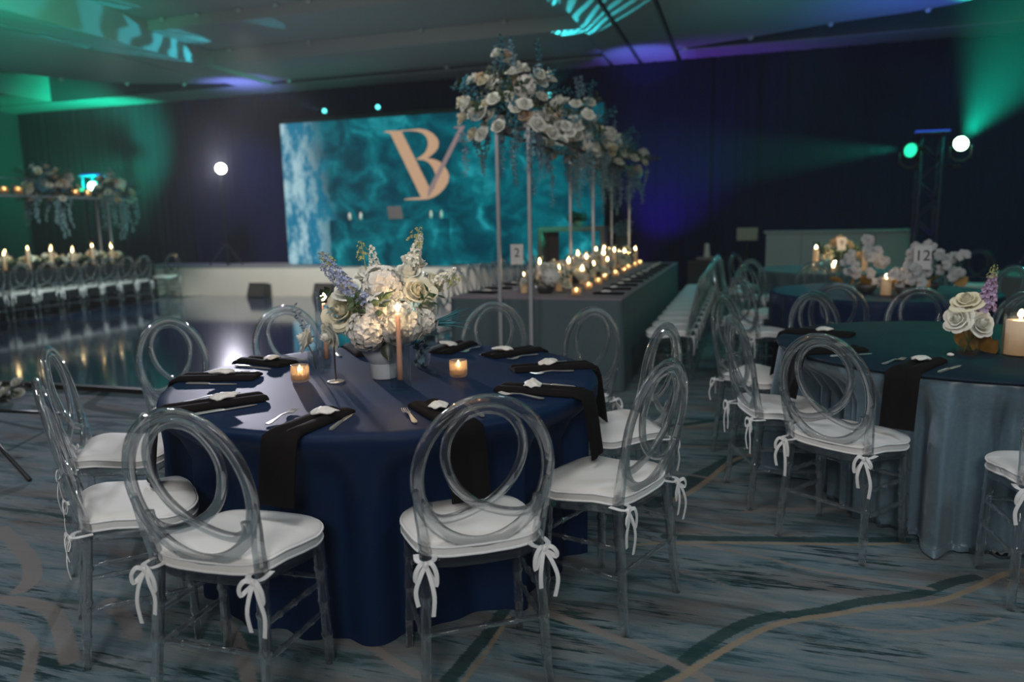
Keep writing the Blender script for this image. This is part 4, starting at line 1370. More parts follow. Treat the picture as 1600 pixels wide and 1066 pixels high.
def hydrangea_mesh(seed, mat, rad=0.075, n=80):
    r = random.Random(seed)
    m = MB()
    for i in range(n):
        z = 1 - 1.55 * (i + 0.5) / n
        a = i * 2.39996 + r.uniform(-.2, .2)
        s = math.sqrt(max(0, 1 - z * z))
        d = Vector((s * math.cos(a), s * math.sin(a), z))
        c = d * rad * r.uniform(0.88, 1.08)
        t = d.orthogonal().normalized(); t.rotate(Matrix.Rotation(r.uniform(0, 6), 3, d)); b2 = d.cross(t)
        w = r.uniform(0.013, 0.018)
        for k in range(4):
            an = PI / 2 * k
            e1 = t * math.cos(an) + b2 * math.sin(an); e2 = -t * math.sin(an) + b2 * math.cos(an)
            m.add([c, c + e1 * w * .7 + e2 * w * .62 + d * .004, c + e1 * w * 1.25 + d * (.002 + r.uniform(-.002, .003)), c + e1 * w * .7 - e2 * w * .62 + d * .004], [(0, 3, 2, 1)])
    m.lathe([(0.01, -rad * 0.9), (rad * 0.62, -rad * 0.4), (rad * 0.80, 0.0), (rad * 0.72, rad * 0.45), (rad * 0.4, rad * 0.75), (0.005, rad * 0.85)], 12)
    return m.mesh('hydrangea', mat, False)


def spike_mesh(seed, mat, L=0.22, n=34, w0=0.020, name='flower_spike'):
    """stem with small four petalled florets, buds at the tip; axis +z"""
    r = random.Random(seed)
    m = MB()
    m.tube([(0, 0, -0.05), (0.004, 0.0, L * .4), (0.0, 0.006, L)], [0.0028, 0.0022, 0.001], n=5)
    for i in range(n):
        t = i / n
        a = i * 2.4 + r.uniform(-.3, .3)
        out = (0.026 * (1 - t) ** 0.7 + 0.006)
        c = Vector((out * math.cos(a), out * math.sin(a), L * (0.12 + 0.88 * t)))
        d = Vector((math.cos(a), math.sin(a), 0.5)).normalized()
        tt = d.orthogonal().normalized(); b2 = d.cross(tt)
        w = w0 * (1 - 0.75 * t) + 0.003
        for k in range(4):
            an = PI / 2 * k + r.uniform(-.3, .3)
            e1 = tt * math.cos(an) + b2 * math.sin(an); e2 = -tt * math.sin(an) + b2 * math.cos(an)
            m.add([c - d * .004, c + e1 * w * .7 + e2 * w * .5 + d * .004, c + e1 * w * 1.15, c + e1 * w * .7 - e2 * w * .5 + d * .004], [(0, 3, 2, 1)])
    return m.mesh(name, mat, False)


def leafy_mesh(seed, mat, L=0.25, n=16, lw=0.016, ll=0.05, name='foliage_sprig', droop=0.0):
    r = random.Random(seed)
    m = MB()
    def sp(t):
        return Vector((0.02 * math.sin(t * 3 + seed), 0.015 * math.cos(t * 2 + seed), L * t)) + Vector((droop * t * t, 0, -droop * .6 * t * t))
    m.tube([sp(t) for t in (0, .25, .5, .75, 1)], [0.0028, 0.0024, 0.002, 0.0015, 0.001], n=5)
    for i in range(n):
        t = 0.15 + 0.85 * i / n
        a = i * 2.4 + r.uniform(-.4, .4)
        d = Vector((math.cos(a), math.sin(a), r.uniform(0.2, 0.9))).normalized()
        s = d.cross(Vector((0, 0, 1))).normalized()
        c = sp(t)
        l = ll * r.uniform(.7, 1.2); w = lw * r.uniform(.8, 1.2)
        nn = s.cross(d)
        m.add([c, c + d * l * .45 + s * w - nn * .004, c + d * l * .5 + nn * .004, c + d * l * .45 - s * w - nn * .004, c + d * l - nn * .006], [(0, 1, 2), (0, 2, 3), (1, 4, 2), (2, 4, 3)])
    return m.mesh(name, mat, False)


def trail_mesh(seed, mat, L=0.5, n=70):
    """hanging strand, axis -z"""
    r = random.Random(seed)
    m = MB()
    ph = r.uniform(0, 6)
    def sp(t):
        return Vector((0.03 * math.sin(t * 4 + ph), 0.03 * math.cos(t * 3 + ph), -L * t))
    m.tube([sp(t) for t in np.linspace(0, 1, 7)], 0.002, n=4)
    for i in range(n):
        t = (i + r.random()) / n
        a = r.uniform(0, 6.28)
        d = Vector((math.cos(a), math.sin(a), r.uniform(-1.2, 0.1))).normalized()
        s = d.orthogonal().normalized()
        c = sp(t) + d * 0.006
        l = r.uniform(.030, .056) * (1.15 - .6 * t); w = l * .40
        m.add([c, c + d * l * .5 + s * w, c + d * l, c + d * l * .5 - s * w], [(0, 1, 2, 3)])
    return m.mesh('hanging_strand', mat, False)


def orchid_mesh(seed, mat):
    r = random.Random(seed)
    m = MB()
    for k, (an, l, w) in enumerate([(90, .045, .020), (210, .042, .018), (330, .042, .018), (20, .045, .032), (160, .045, .032)]):
        A = R(an)
        e1 = Vector((math.cos(A), math.sin(A), 0)); e2 = Vector((-math.sin(A), math.cos(A), 0))

        def fn(u, v, e1=e1, e2=e2, l=l, w=w):
            uu = (u - .5) * 2
            p = e1 * l * v + e2 * uu * w * math.sin(min(1, v + .12) * PI * .86)
            return (p.x, p.y, 0.006 + 0.010 * math.sin(v * PI) - 0.006 * uu * uu)
        m.grid(fn, 4, 4)
    m.lathe([(.003, 0), (.010, .004), (.008, .016), (.002, .022)], 8, (0, -.008, 0))
    return m.mesh('orchid_bloom', mat)


def leaf_mesh(mat, L=0.10, W=0.035, name='leaf'):
    def fn(u, v):
        uu = (u - .5) * 2
        return (uu * W * math.sin(min(1, v * .97 + .03) * PI) ** 0.8, 0.012 * math.sin(v * PI) + .01 * uu * uu, L * v)
    m = MB().grid(fn, 4, 6)
    return m.mesh(name, mat)


def tuft_mesh(mat, seed=1, L=0.16, n=46):
    """fan of fine dried blades"""
    r = random.Random(seed)
    m = MB()
    for i in range(n):
        a = r.uniform(-1.1, 0.9)
        d = Vector((math.sin(a), r.uniform(-.2, .2), math.cos(a))).normalized()
        l = L * r.uniform(.6, 1.1)
        b2 = d * l + Vector((0.02, 0, -0.03 * l / L))
        m.tube([(0, 0, 0), d * l * .5, b2], [0.0022, 0.0016, 0.0005], n=3)
    return m.mesh('dried_tuft', mat, False)


ROSES = {'w': [rose_mesh(1, ROSEW), rose_mesh(2, ROSEW, 1.4), rose_mesh(3, ROSEW, .7)],
         'c': [rose_mesh(4, ROSE), rose_mesh(5, ROSE, 1.5), rose_mesh(6, ROSE, .6)],
         'p': [rose_mesh(7, ROSEP), rose_mesh(8, ROSEP, 1.2)]}
HYD = [hydrangea_mesh(1, HYDR), hydrangea_mesh(2, HYDR)]
SPW = [spike_mesh(1, ROSEW), spike_mesh(2, ROSEW, .18)]
SPB = spike_mesh(3, BLUEF, .26, 46, .018)
SPL = spike_mesh(4, LILAC, .16, 34, .024)
SPY = [spike_mesh(5, YGREEN, .10, 16, .010, 'bud_spike'), spike_mesh(6, YGREEN, .08, 12, .010, 'bud_spike')]
FOL = [leafy_mesh(i, GREEN) for i in range(2)] + [leafy_mesh(5, DUSTB, .22, 20, .010, .04), leafy_mesh(6, TEALF, .26, 24, .012, .045)]
TRAIL = [trail_mesh(i, DUSTB, L) for i, L in ((1, .42), (2, .55), (3, .35))]
ORC = orchid_mesh(1, ORCH)
LEAF = leaf_mesh(DGREEN)
TUFT = tuft_mesh(TEALF)
GLEAF = leaf_mesh(GOLDL, .16, .06, 'dried_leaf')


def aim(d, spin=0.0):
    """rotation turning +z toward d"""
    q = Vector(d).normalized().to_track_quat('Z', 'Y')
    return (q.to_matrix() @ Matrix.Rotation(spin, 3, 'Z')).to_euler()


def put(parent, name, me, p, d, s=1.0, spin=None):
    return link(name, me, parent, p, aim(d, rng.uniform(0, 6) if spin is None else spin), s)


# centrepiece on the navy table (local frame turned so +x is the camera's right, -y faces the camera)
cp = thing('flower_arrangement', 'full white and cream flower centrepiece in a white vase on the navy table', 'flowers', (-1.475, 2.845, TZ + 0.002), R(27))
link('vase', MB().lathe([(0.052, 0), (0.055, 0.004), (0.055, 0.066), (0.060, 0.070), (0.088, 0.110), (0.096, 0.150), (0.098, 0.185), (0.088, 0.188), (0.070, 0.16)], 40).mesh('vase', CERAMIC, True, 40), cp)
FA = [  # kind, x, y(depth), z, dir, scale
    ('c', 1, -.155, -.07, .30, (-.5, -.8, .4), 1.5), ('w', 0, -.125, -.08, .385, (-.2, -.5, .9), 1.25), ('w', 1, -.215, -.03, .20, (-.9, -.5, -.3), 1.05),
    ('c', 1, .155, -.06, .37, (.25, -.8, .55), 1.25), ('w', 1, .19, -.03, .29, (.7, -.6, .2), 1.15), ('w', 0, .12, .0, .445, (.1, -.5, .9), 1.2),
    ('c', 0, .03, -.10, .36, (0, -.7, .6), 1.05), ('w', 2, .145, .05, .49, (.3, -.2, 1), 1.2), ('w', 1, -.01, .02, .45, (0, -.3, 1), 1.15),
    ('c', 2, .235, .02, .40, (.8, -.3, .6), 1.05), ('w', 0, -.06, .05, .44, (-.3, -.2, 1), 1.1), ('c', 0, -.19, .03, .30, (-.9, 0, .5), 1.2),
    ('w', 1, .06, .10, .42, (.2, .6, .8), 1.2), ('c', 1, -.10, .13, .36, (-.4, .8, .5), 1.2), ('w', 0, .16, .13, .34, (.6, .7, .4), 1.2),
]
for k, vi, x, y, z, d, s in FA:
    put(cp, 'rose', ROSES[k][vi], (x, y, z), d, s)
for x, y, z, d, s in [(-.06, -.13, .225, (-.3, -.9, .0), 1.05), (.075, -.125, .25, (.3, -.9, .1), 1.2), (.01, -.05, .40, (0, -.5, .9), 1.1),
                      (.0, -.12, .31, (0, -1, .4), .9), (.17, -.07, .25, (.7, -.7, 0), .8), (-.02, .10, .30, (0, .9, .3), 1.1), (-.14, .08, .26, (-.7, .6, .1), 1.0), (.12, .10, .25, (.6, .7, .1), 1.1)]:
    put(cp, 'hydrangea', HYD[int(x * 100) % 2], (x, y, z), d, s)
for me, nm, x, y, z, d, s in [(SPB, 'delphinium', -.03, -.10, .30, (-.75, -.1, .75), 1.1), (SPB, 'delphinium', -.10, -.03, .36, (-.6, .2, .8), .9), (SPW[0], 'stock_stem', -.01, .0, .40, (-.1, -.2, 1), .8),
                             (SPW[1], 'stock_stem', .13, .02, .46, (.35, 0, 1), .9), (SPW[0], 'stock_stem', .20, .0, .38, (.9, -.2, .6), .7), (SPY[0], 'bud_spike', -.06, .0, .50, (-.15, 0, 1), .9),
                             (SPY[1], 'bud_spike', .15, .02, .56, (.3, 0, 1), 1.1), (SPY[1], 'bud_spike', -.20, .02, .48, (-.5, 0, .9), 1.0), (SPY[0], 'bud_spike', .27, .0, .40, (1, 0, .25), .9)]:
    put(cp, nm, me, (x, y, z), d, s)
for x, y, z, d, s in [(-.065, -.09, .20, (-.25, -.5, -.8), .8), (.03, -.10, .20, (-.05, -.35, -.9), 1.15), (-.02, -.09, .22, (.3, -.6, -.7), .8)]:
    put(cp, 'leaf', LEAF, (x, y, z), d, s, 0)
for i in range(12):
    a = i * 2 * PI / 12
    put(cp, 'foliage_sprig', FOL[(0, 2, 1)[i % 3]], (.07 * math.cos(a), .07 * math.sin(a), .2), (math.cos(a), math.sin(a), .9), 1.0)
put(cp, 'dried_tuft', TUFT, (.19, .03, .22), (.95, -.1, .12), 1.5, 0)


def flame_obj(parent, z, s=1.0, x=0, y=0):
    return link('flame', FLAME_ME, parent, (x, y, z), None, s)


FLAME_ME = MB().lathe([(0.001, 0.0), (0.0045, 0.004), (0.0065, 0.011), (0.0055, 0.020), (0.003, 0.029), (0.0006, 0.038)], 12).mesh('flame', FLAME)
WICK = MB().tube([(0, 0, 0), (0.0006, 0, 0.006)], 0.0009, n=5).mesh('wick', INK)
TAPER = MB().lathe([(0.0115, 0), (0.0115, 0.05), (0.0085, 0.225), (0.006, 0.23), (0.001, 0.231)], 16).mesh('taper', WAXP)


def glow(parent_name, loc, e, soft=0.012, col=(1.0, 0.64, 0.34)):
    return lamp(parent_name, 'POINT', loc, e, col, soft=soft)


def taper_holder(loc, label, h=0.30, th=0.24):
    t = thing('taper_candle_holder', label, 'candle', loc)
    link('base', MB().lathe([(0.040, 0), (0.041, 0.004), (0.036, 0.008), (0.016, 0.010), (0.012, 0.03), (0.016, 0.045), (0.0125, 0.05)], 24).mesh('base', GLASS), t)
    link('glass_cylinder', MB().lathe([(0.040, 0.012), (0.042, 0.02), (0.042, h), (0.0405, h), (0.0405, 0.02), (0.038, 0.014)], 28, cap=False).mesh('glass_cylinder', GLASS), t)
    c = link('taper', TAPER, t, (0, 0, 0.046), None, (1, 1, th / 0.231))
    c['label'] = 'pink taper candle'
    link('wick', WICK, c, (0, 0, 0.231))
    flame_obj(t, 0.046 + th + 0.004, 1.0)
    glow('candle_light', (loc[0], loc[1], loc[2] + 0.046 + th + 0.022), 3.2, col=(1.0, 0.62, 0.30))
    return t


taper_holder((-1.285, 2.615, TZ + 0.002), 'pink taper candle in a clear glass cylinder before the centrepiece', 0.345, 0.265)
taper_holder((-1.83, 2.97, TZ + 0.002), 'lit taper candle in a glass cylinder behind the left of the centrepiece', 0.36, 0.26)


def votive(loc, label, s=1.0, e=0.35, group=None, simple=False):
    t = thing('votive_candle', label, 'candle', loc, 0, group)
    prof = [(0.030, 0.0), (0.034, 0.003), (0.036, 0.012), (0.0365, 0.070), (0.0345, 0.0715), (0.0335, 0.070), (0.0325, 0.012), (0.0, 0.010)]
    if simple:
        me = VOT_SIMPLE
    else:
        me = VOT
    link('ribbed_glass', me, t, None, None, s)
    link('wax', VWAX, t, (0, 0, 0.011 * s), None, s)
    flame_obj(t, 0.040 * s, 0.8 * s)
    if e:
        glow('candle_light', (loc[0], loc[1], loc[2] + 0.052 * s), e, 0.006)
    return t


def ribbed(n=40):
    vs = []; fs = []
    prof = [(0.031, 0.0, 0), (0.0355, 0.003, .2), (0.0375, 0.010, 1), (0.0375, 0.036, 1), (0.0375, 0.064, 1), (0.0365, 0.071, .2), (0.0345, 0.0715, 0), (0.0335, 0.068, 0), (0.033, 0.012, 0), (0.002, 0.009, 0)]
    for r_, z, k in prof:
        for i in range(n):
            a = 2 * PI * i / n
            rr = r_ + (0.0013 if i % 2 else -0.0004) * k
            vs.append((rr * math.cos(a), rr * math.sin(a), z))
    for l in range(len(prof) - 1):
        for i in range(n):
            j = (i + 1) % n
            fs.append((l * n + i, l * n + j, l * n + n + j, l * n + n + i))
    fs.append(tuple(range(n - 1, -1, -1)))
    return MB().add(vs, fs).mesh('ribbed_glass', AMBER, False)


VOT = ribbed()
VOT_SIMPLE = MB().lathe([(0.031, 0), (0.037, 0.004), (0.0375, 0.068), (0.035, 0.071), (0.0335, 0.068), (0.033, 0.012), (0.002, 0.009)], 16).mesh('ribbed_glass', AMBERF)
VWAX = MB().lathe([(0.030, 0), (0.0315, 0.003), (0.0315, 0.022), (0.028, 0.024), (0.002, 0.0235)], 20).mesh('wax', WAXW)
votive((-1.795, 2.695, TZ + 0.002), 'ribbed votive glass glowing on the navy table, left of the centrepiece')
votive((-1.165, 2.935, TZ + 0.002), 'ribbed votive glass glowing on the navy table, right of the centrepiece')

# slim metal stand left of the vase, card hidden in the flowers
ns = thing('table_number_stand', 'slim dark metal stand on a round foot left of the white vase', 'stand', (-1.635, 2.715, TZ + 0.002))
link('foot', MB().lathe([(0.038, 0), (0.038, 0.003), (0.030, 0.006), (0.006, 0.008)], 28).mesh('foot', STEEL), ns)
link('stem', MB().tube([(0, 0, 0.006), (-0.001, 0, 0.12), (-0.004, 0, 0.27)], 0.0024, n=8).mesh('stem', plain('bronze', (0.10, 0.06, 0.04), 0.35, metal=0.8)), ns)


def bud_vase(loc, label, h=0.085, r=0.036):
    t = thing('bud_vase', label, 'vase', loc)
    link('glass', MB().lathe([(r * .8, 0), (r, 0.004), (r, h * .75), (r * .92, h), (r * .84, h), (r * .9, h * .74), (r * .9, 0.012), (0.002, 0.010)], 24).mesh('glass', GLASS), t)
    return t


bv = bud_vase((-1.845, 2.90, TZ + 0.002), 'clear bud vase with a white rose left of the centrepiece', .11)
put(bv, 'rose', ROSES['w'][1], (-.03, -.02, .15), (-.7, -.5, .3), 1.05)
link('flower_stem', MB().tube([(0, 0, .012), (-.01, 0, .07), (-.026, -.015, .13)], .003, n=6).mesh('flower_stem', STEMG), bv)
sp = put(bv, 'delphinium', leafy_mesh(9, plain('grey_blue_sprig', (.16, .2, .28), .7), .22, 16, .006, .03), (-.02, .01, .12), (-.55, .3, .8), 1.0)
bv = bud_vase((-1.425, 3.14, TZ + 0.002), 'clear bud vase with trailing blue sprigs right of the centrepiece', .10, .038)
for k in range(5):
    put(bv, 'blue_sprig', FOL[3], (0.0, 0.0, .05), (.35 - .3 * k, -.15, .9), .75)
link('blue_trail', trail_mesh(8, DUSTB, .20, 40), bv, (.02, -.035, .19), (R(12), 0, 0))

# ------------------------------------------------------------------ right round table
def pillar(loc, label, h=0.115, r=0.038, group=None, e=0.6, glass_h=None, lowpoly=False):
    n = 14 if lowpoly else 28
    t = thing('pillar_candle', label, 'candle', loc, 0, group)
    gh = glass_h or h * 1.35
    link('glass_cylinder', MB().lathe([(r * 1.25, 0), (r * 1.28, .003), (r * 1.28, gh), (r * 1.22, gh), (r * 1.22, .006), (.002, .005)], n).mesh('glass_cylinder', GLASS), t)
    link('wax', MB().lathe([(r, .007), (r, h - .004), (r - .004, h), (r * .5, h - .004), (.002, h - .005)], n).mesh('wax', WAXW), t)
    flame_obj(t, h - .002, 1.5 if lowpoly else 0.95)
    if e:
        glow('candle_light', (loc[0], loc[1], loc[2] + h + .02), e)
    return t


pillar((1.215, 3.90, TZ + .004), 'ivory pillar candle in clear glass at the right edge of the teal table', .165, .056)
pillar((1.36, 4.08, TZ + .004), 'taller ivory candle behind the pillar at the right picture edge', .16, .036)
fv = bud_vase((1.01, 3.885, TZ + .004), 'small round glass vase of roses and lilac stock on the teal table', .075, .042)
for k, vi, x, y, z, d, s in [('w', 1, -.055, -.02, .165, (-.6, -.6, .4), 1.1), ('w', 0, .035, -.03, .15, (.4, -.8, .3), 1.15), ('c', 1, -.015, .02, .245, (-.3, -.5, .8), 1.15), ('p', 0, .05, .03, .19, (.4, -.2, .8), .7)]:
    put(fv, 'rose', ROSES[k][vi], (x, y, z), d, s)
put(fv, 'stock_stem', SPL, (.055, .02, .20), (.18, 0, 1), 1.1)
put(fv, 'bud_spike', SPY[0], (.075, .02, .35), (.2, 0, 1), .7)
for x, y in ((-.045, -.015), (.03, -.02), (-.01, .015), (.05, .02)):
    link('flower_stem', MB().tube([(-x * .4, -y * .4, .012), (x * .3, y * .3, .08), (x, y, .15)], .0028, n=6).mesh('flower_stem', STEMG), fv)
gl = thing('dried_leaves', 'crumpled golden dried leaves behind the rose vase on the teal table', 'dried leaves', (1.12, 4.02, TZ + .004), 0)
for k, (x, y, a, s) in enumerate([(-.05, 0, -.7, .9), (0, .02, -.2, 1.0), (.05, 0, .3, .9), (.02, -.03, .8, .8), (-.02, -.02, -1.1, .7)]):
    link('dried_leaf', GLEAF, gl, (x, y, .0), (R(-8 * k), R(25 * a * 1.6), R(40 * k)), s)
sm = MB().lathe([(.002, 0), (.014, .003), (.016, .009), (.010, .014), (.002, .016)], 10).mesh('shell', SHELLM)
tag(link('small_shell', sm, loc=(.925, 3.83, TZ + .003)), 'tiny pale shell left of the small rose vase on the teal table', 'shell')

# ------------------------------------------------------------------ numbered cards
def digit_mesh(txt, size):
    cu = bpy.data.curves.new('numeral', 'FONT')
    cu.body = txt; cu.size = size; cu.align_x = 'CENTER'; cu.align_y = 'CENTER'; cu.extrude = 0.0008
    tmp = bpy.data.objects.new('numeral', cu)
    COL.objects.link(tmp)
    me = bpy.data.meshes.new_from_object(tmp.evaluated_get(bpy.context.evaluated_depsgraph_get()))
    bpy.data.objects.remove(tmp)
    me.name = 'numeral'
    me.materials.clear()
    me.materials.append(INK)
    return me


def number_card(loc, rz, txt, label, w=0.125, h=0.18, stem=0.16):
    t = thing('table_number', label, 'sign', loc, rz)
    link('card', MB().box((0, 0, stem + h / 2), (w, 0.004, h)).mesh('card', CARD, False), t)
    link('holder', MB().lathe([(.035, 0), (.035, .004), (.005, .007), (.004, stem + .02)], 14).mesh('holder', STEEL), t)
    link('numeral', digit_mesh(txt, h * .62), t, (0, -.0032, stem + h * .56), (R(90), 0, 0))
    return t


number_card((1.42, 6.95, TZ + .002), R(6), '12', 'white card numbered 12 above the orchids', stem=.20, w=.135, h=.20)
number_card((1.13, 9.9, TZ + .002), R(5), '9', 'small white number card among the gold flowers by the bar', w=.11, h=.16, stem=.24)
number_card((-2.05, 6.75, .781), R(14), '2', 'white number card at the near left corner of the long table', w=.12, h=.19, stem=.24)

# ------------------------------------------------------------------ orchids and candles on the third table
def flower_cluster(loc, label, items, cat='flowers', rz=0.0, vase=None, name='flower_arrangement'):
    t = thing(name, label, cat, loc, rz)
    if vase:
        link('bowl', vase, t)
    for nm, me, p, d, s in items:
        put(t, nm, me, p, d, s)
    return t


BOWL = MB().lathe([(.05, 0), (.06, .005), (.08, .04), (.09, .075), (.08, .075), (.07, .04), (.04, .012)], 20).mesh('bowl', plain('dark_glazed_bowl', (0.05, 0.05, 0.05), 0.4))


def orchid_cluster(loc, label, w, h, n, seed, rz=0):
    r = random.Random(seed)
    it = []
    for i in range(n):
        t = (i + .5) / n
        x = w * (r.random() - .5); z = .10 + h * r.random() * (1 - abs(x) / w * .7); y = r.uniform(-.07, .07)
        it.append(('orchid_bloom', ORC, (x, y, z), (r.uniform(-.4, .4), -1, r.uniform(-.1, .5)), r.uniform(1.0, 1.4)))
    for i in range(6):
        it.append(('dried_leaf', GLEAF, (r.uniform(-w / 2, w / 2), .04, .06), (r.uniform(-1, 1), .2, .6), .8))
    return flower_cluster(loc, label, it, rz=rz, vase=BOWL)


orchid_cluster((1.00, 6.95, TZ + .002), 'cluster of white orchids left of the candle on the orchid table', .36, .36, 19, 1, R(10))
orchid_cluster((1.50, 7.08, TZ + .002), 'larger cluster of white orchids behind the card numbered 12', .52, .32, 25, 2, R(6))
orchid_cluster((1.27, 6.72, TZ + .002), 'low white orchids at the front edge of the orchid table', .24, .14, 9, 3, R(4))
pillar((1.12, 6.72, TZ + .002), 'lit amber candle in clear glass between the orchids', .14, .040, e=1.0)
pillar((1.30, 7.3, TZ + .002), 'small lit candle behind the orchids', .09, .034, e=.4)

# fourth table
it = []
rr = random.Random(5)
for i in range(16):
    a = rr.uniform(0, 6.28); q = rr.uniform(0, .26)
    it.append(('rose', ROSES['p' if i % 3 else 'c'][i % 2], (q * math.cos(a), q * math.sin(a) * .6, .10 + .26 * (1 - q / .3) + rr.uniform(0, .06)), (math.cos(a), math.sin(a) - .6, .7), 1.25))
for i in range(10):
    a = i * .628
    it.append(('foliage_sprig', FOL[i % 2], (0, 0, .1), (math.cos(a), math.sin(a), .7), 1.3))
flower_cluster((1.12, 10.1, TZ + .002), 'golden peach roses on the candlelit grey table by the bar', it, vase=BOWL)
for x, y, h, w in ((.83, 9.75, .27, 'left'), (1.38, 9.75, .27, 'right'), (1.02, 9.5, .10, 'lowest, front')):
    pillar((x, y, TZ + .002), 'lit candle on the candlelit grey table by the bar, %s of three' % w, h, .034, 'candles on the candlelit grey table', e=6.0)

# ------------------------------------------------------------------ long table dressing
for i in range(9):
    y = 6.42 + i * .56
    it = []
    q = random.Random(40 + i)
    for k in range(12):
        a = k * .9 + i; rad = q.uniform(.02, .17) if k < 7 else q.uniform(.16, .24)
        it.append(('rose', ROSES['wcw'[k % 3]][k % 3], (rad * math.cos(a) * .85, rad * math.sin(a) * 1.35, q.uniform(.13, .24) if k < 7 else q.uniform(.06, .13)), (math.cos(a) * .6, math.sin(a) * .6 - .3, .8), 1.1))
    for k in range(2):
        it.append(('hydrangea', HYD[k], (q.uniform(-.12, .12), q.uniform(-.15, .15), q.uniform(.10, .16)), (q.uniform(-.6, .6), -.6, .5), 1.0))
    for k in range(5):
        a = k * 1.26 + i
        it.append(('foliage_sprig', FOL[(0, 2, 3)[k % 3]], (0, 0, .08), (math.cos(a), math.sin(a), .35), 1.0))
    flower_cluster((-1.72 + .03 * (-1) ** i, y, .781), 'low bowl of white roses and greenery on the long table, %s from its near end' % ORD[i], it, vase=BOWL)
q = random.Random(77)
k = 0
for i in range(12):
    for sx in (-1, 1):
        x = -1.72 + sx * q.uniform(.10, .17); y = 6.30 + i * .435 + q.uniform(-.06, .06) + (.24 if sx > 0 else 0.1)
        h = q.choice([.14, .19, .24])
        pillar((x, y, .781), 'lit candle %s of the long table flowers, %s from the near end' % ('right' if sx > 0 else 'left', ORD[i]), h, .030, 'tall candles along the long table', e=2.2, lowpoly=True)
for i in range(9):
    votive((-1.40 + q.uniform(-.03, .03), 6.25 + i * .56, .781), 'small amber votive on the right of the long table runner, %s from the near end' % ORD[i], 1.0, 0.5, 'amber votives along the long table')

NAPL = MB().rbox((0, 0, .008), (.26, .10, .016), .004).mesh('napkin', BLACKN, False)
for i in range(11):
    y = 6.42 + i * .44
    for sx, w in ((1, 'right'), (-1, 'left')):
        x = -1.70 + sx * .58
        tag(link('napkin', NAPL, loc=(x, y, .780), rot=(0, 0, R(4 * ((i * 3) % 5 - 2)))), 'black napkin on the %s edge of the long table, %s from the near end' % (w, ORD[i]), 'napkin', 'black napkins along the long table')
        tag(link('oyster_shell', SHELLS[i % 4], loc=(x - sx * .03, y, .8015), rot=(0, 0, i * 1.1)), 'oyster shell on the %s edge of the long table, %s from the near end' % (w, ORD[i]), 'shell', 'oyster shells along the long table')
        tag(link('knife', KNIFE, loc=(x, y + .12, .780), rot=(0, 0, PI if sx > 0 else 0)), 'knife on the %s edge of the long table, %s from the near end' % (w, ORD[i]), 'knife', 'knives along the long table')

# ------------------------------------------------------------------ tall flower stands
def flower_stand(x0, x1, ys, z, label):
    cx, cy = (x0 + x1) / 2, (ys[0] + ys[-1]) / 2
    t = thing('flower_stand', label, 'stand', (cx, cy, 0))
    for y, zb in zip(ys, STAND_FEET):
        for x in (x0, x1):
            link('pole', MB().box((x - cx, y - cy, (z + zb) / 2), (.028, .028, z - zb)).mesh('pole', POLEM, False), t)
    link('shelf', MB().box((0, 0, z + .008), (x1 - x0 + .06, ys[-1] - ys[0] + .06, .014)).mesh('shelf', GLASS, False), t)
    for x in (x0, x1):
        link('rail', MB().box((x - cx, 0, z - .012), (.02, ys[-1] - ys[0], .022)).mesh('rail', BLACK if z < 2.2 else POLEM, False), t)
    link('rail', MB().box((0, ys[0] - cy, z - .012), (x1 - x0 + .028, .022, .022)).mesh('rail', BLACK, False), t)
    return t


STAND_FEET = [0.0, .780, 0.0]
flower_stand(-1.96, -1.69, [5.95, 8.65, 11.50], 2.17, 'tall metal stand holding flowers high over the long table')


def high_flowers(loc, label, w, l, h, nr, seed, trails=8, hang=1.0):
    q = random.Random(seed)
    it = []
    for i in range(nr):
        u = q.uniform(-1, 1); vv = q.uniform(-1, 1); t = q.random()
        env = math.sqrt(max(.05, 1 - .8 * max(u * u, vv * vv)))
        p = (u * w, vv * l, -.08 + h * t * env)
        d = (u + q.uniform(-.3, .3), vv * .6 - .5, .4 + t * .6)
        me = ROSES['wwcw'[i % 4] if i % 9 else 'p'][i % 2]
        it.append(('rose', me, p, d, q.uniform(.95, 1.25)))
    for i in range(6):
        it.append(('hydrangea', HYD[i % 2], (q.uniform(-.8, .8) * w, q.uniform(-.8, .8) * l, q.uniform(0, .5) * h), (q.uniform(-1, 1), -.8, .3), 1.2))
    for i in range(44):
        a = q.uniform(0, 6.28)
        it.append(('foliage_sprig', FOL[(0, 3, 3, 2, 1)[i % 5]], (q.uniform(-.6, .6) * w, q.uniform(-.7, .7) * l, q.uniform(-.05, .45) * h), (math.cos(a), math.sin(a), q.uniform(-.3, .9)), q.uniform(1.0, 1.6)))
    for i in range(6):
        it.append(('foliage_sprig', FOL[2 + i % 2], (q.uniform(-.7, .7) * w, q.uniform(-.7, .7) * l, q.uniform(.4, .7) * h), (q.uniform(-.5, .5), 0, 1), 1.1))
    t = flower_cluster(loc, label, it)
    for i in range(trails):
        link('hanging_strand', TRAIL[i % 3], t, (q.uniform(-1, 1) * w, q.uniform(-1, 1) * l, -.02), (0, 0, q.uniform(0, 6)), hang * q.uniform(.8, 1.25))
    return t


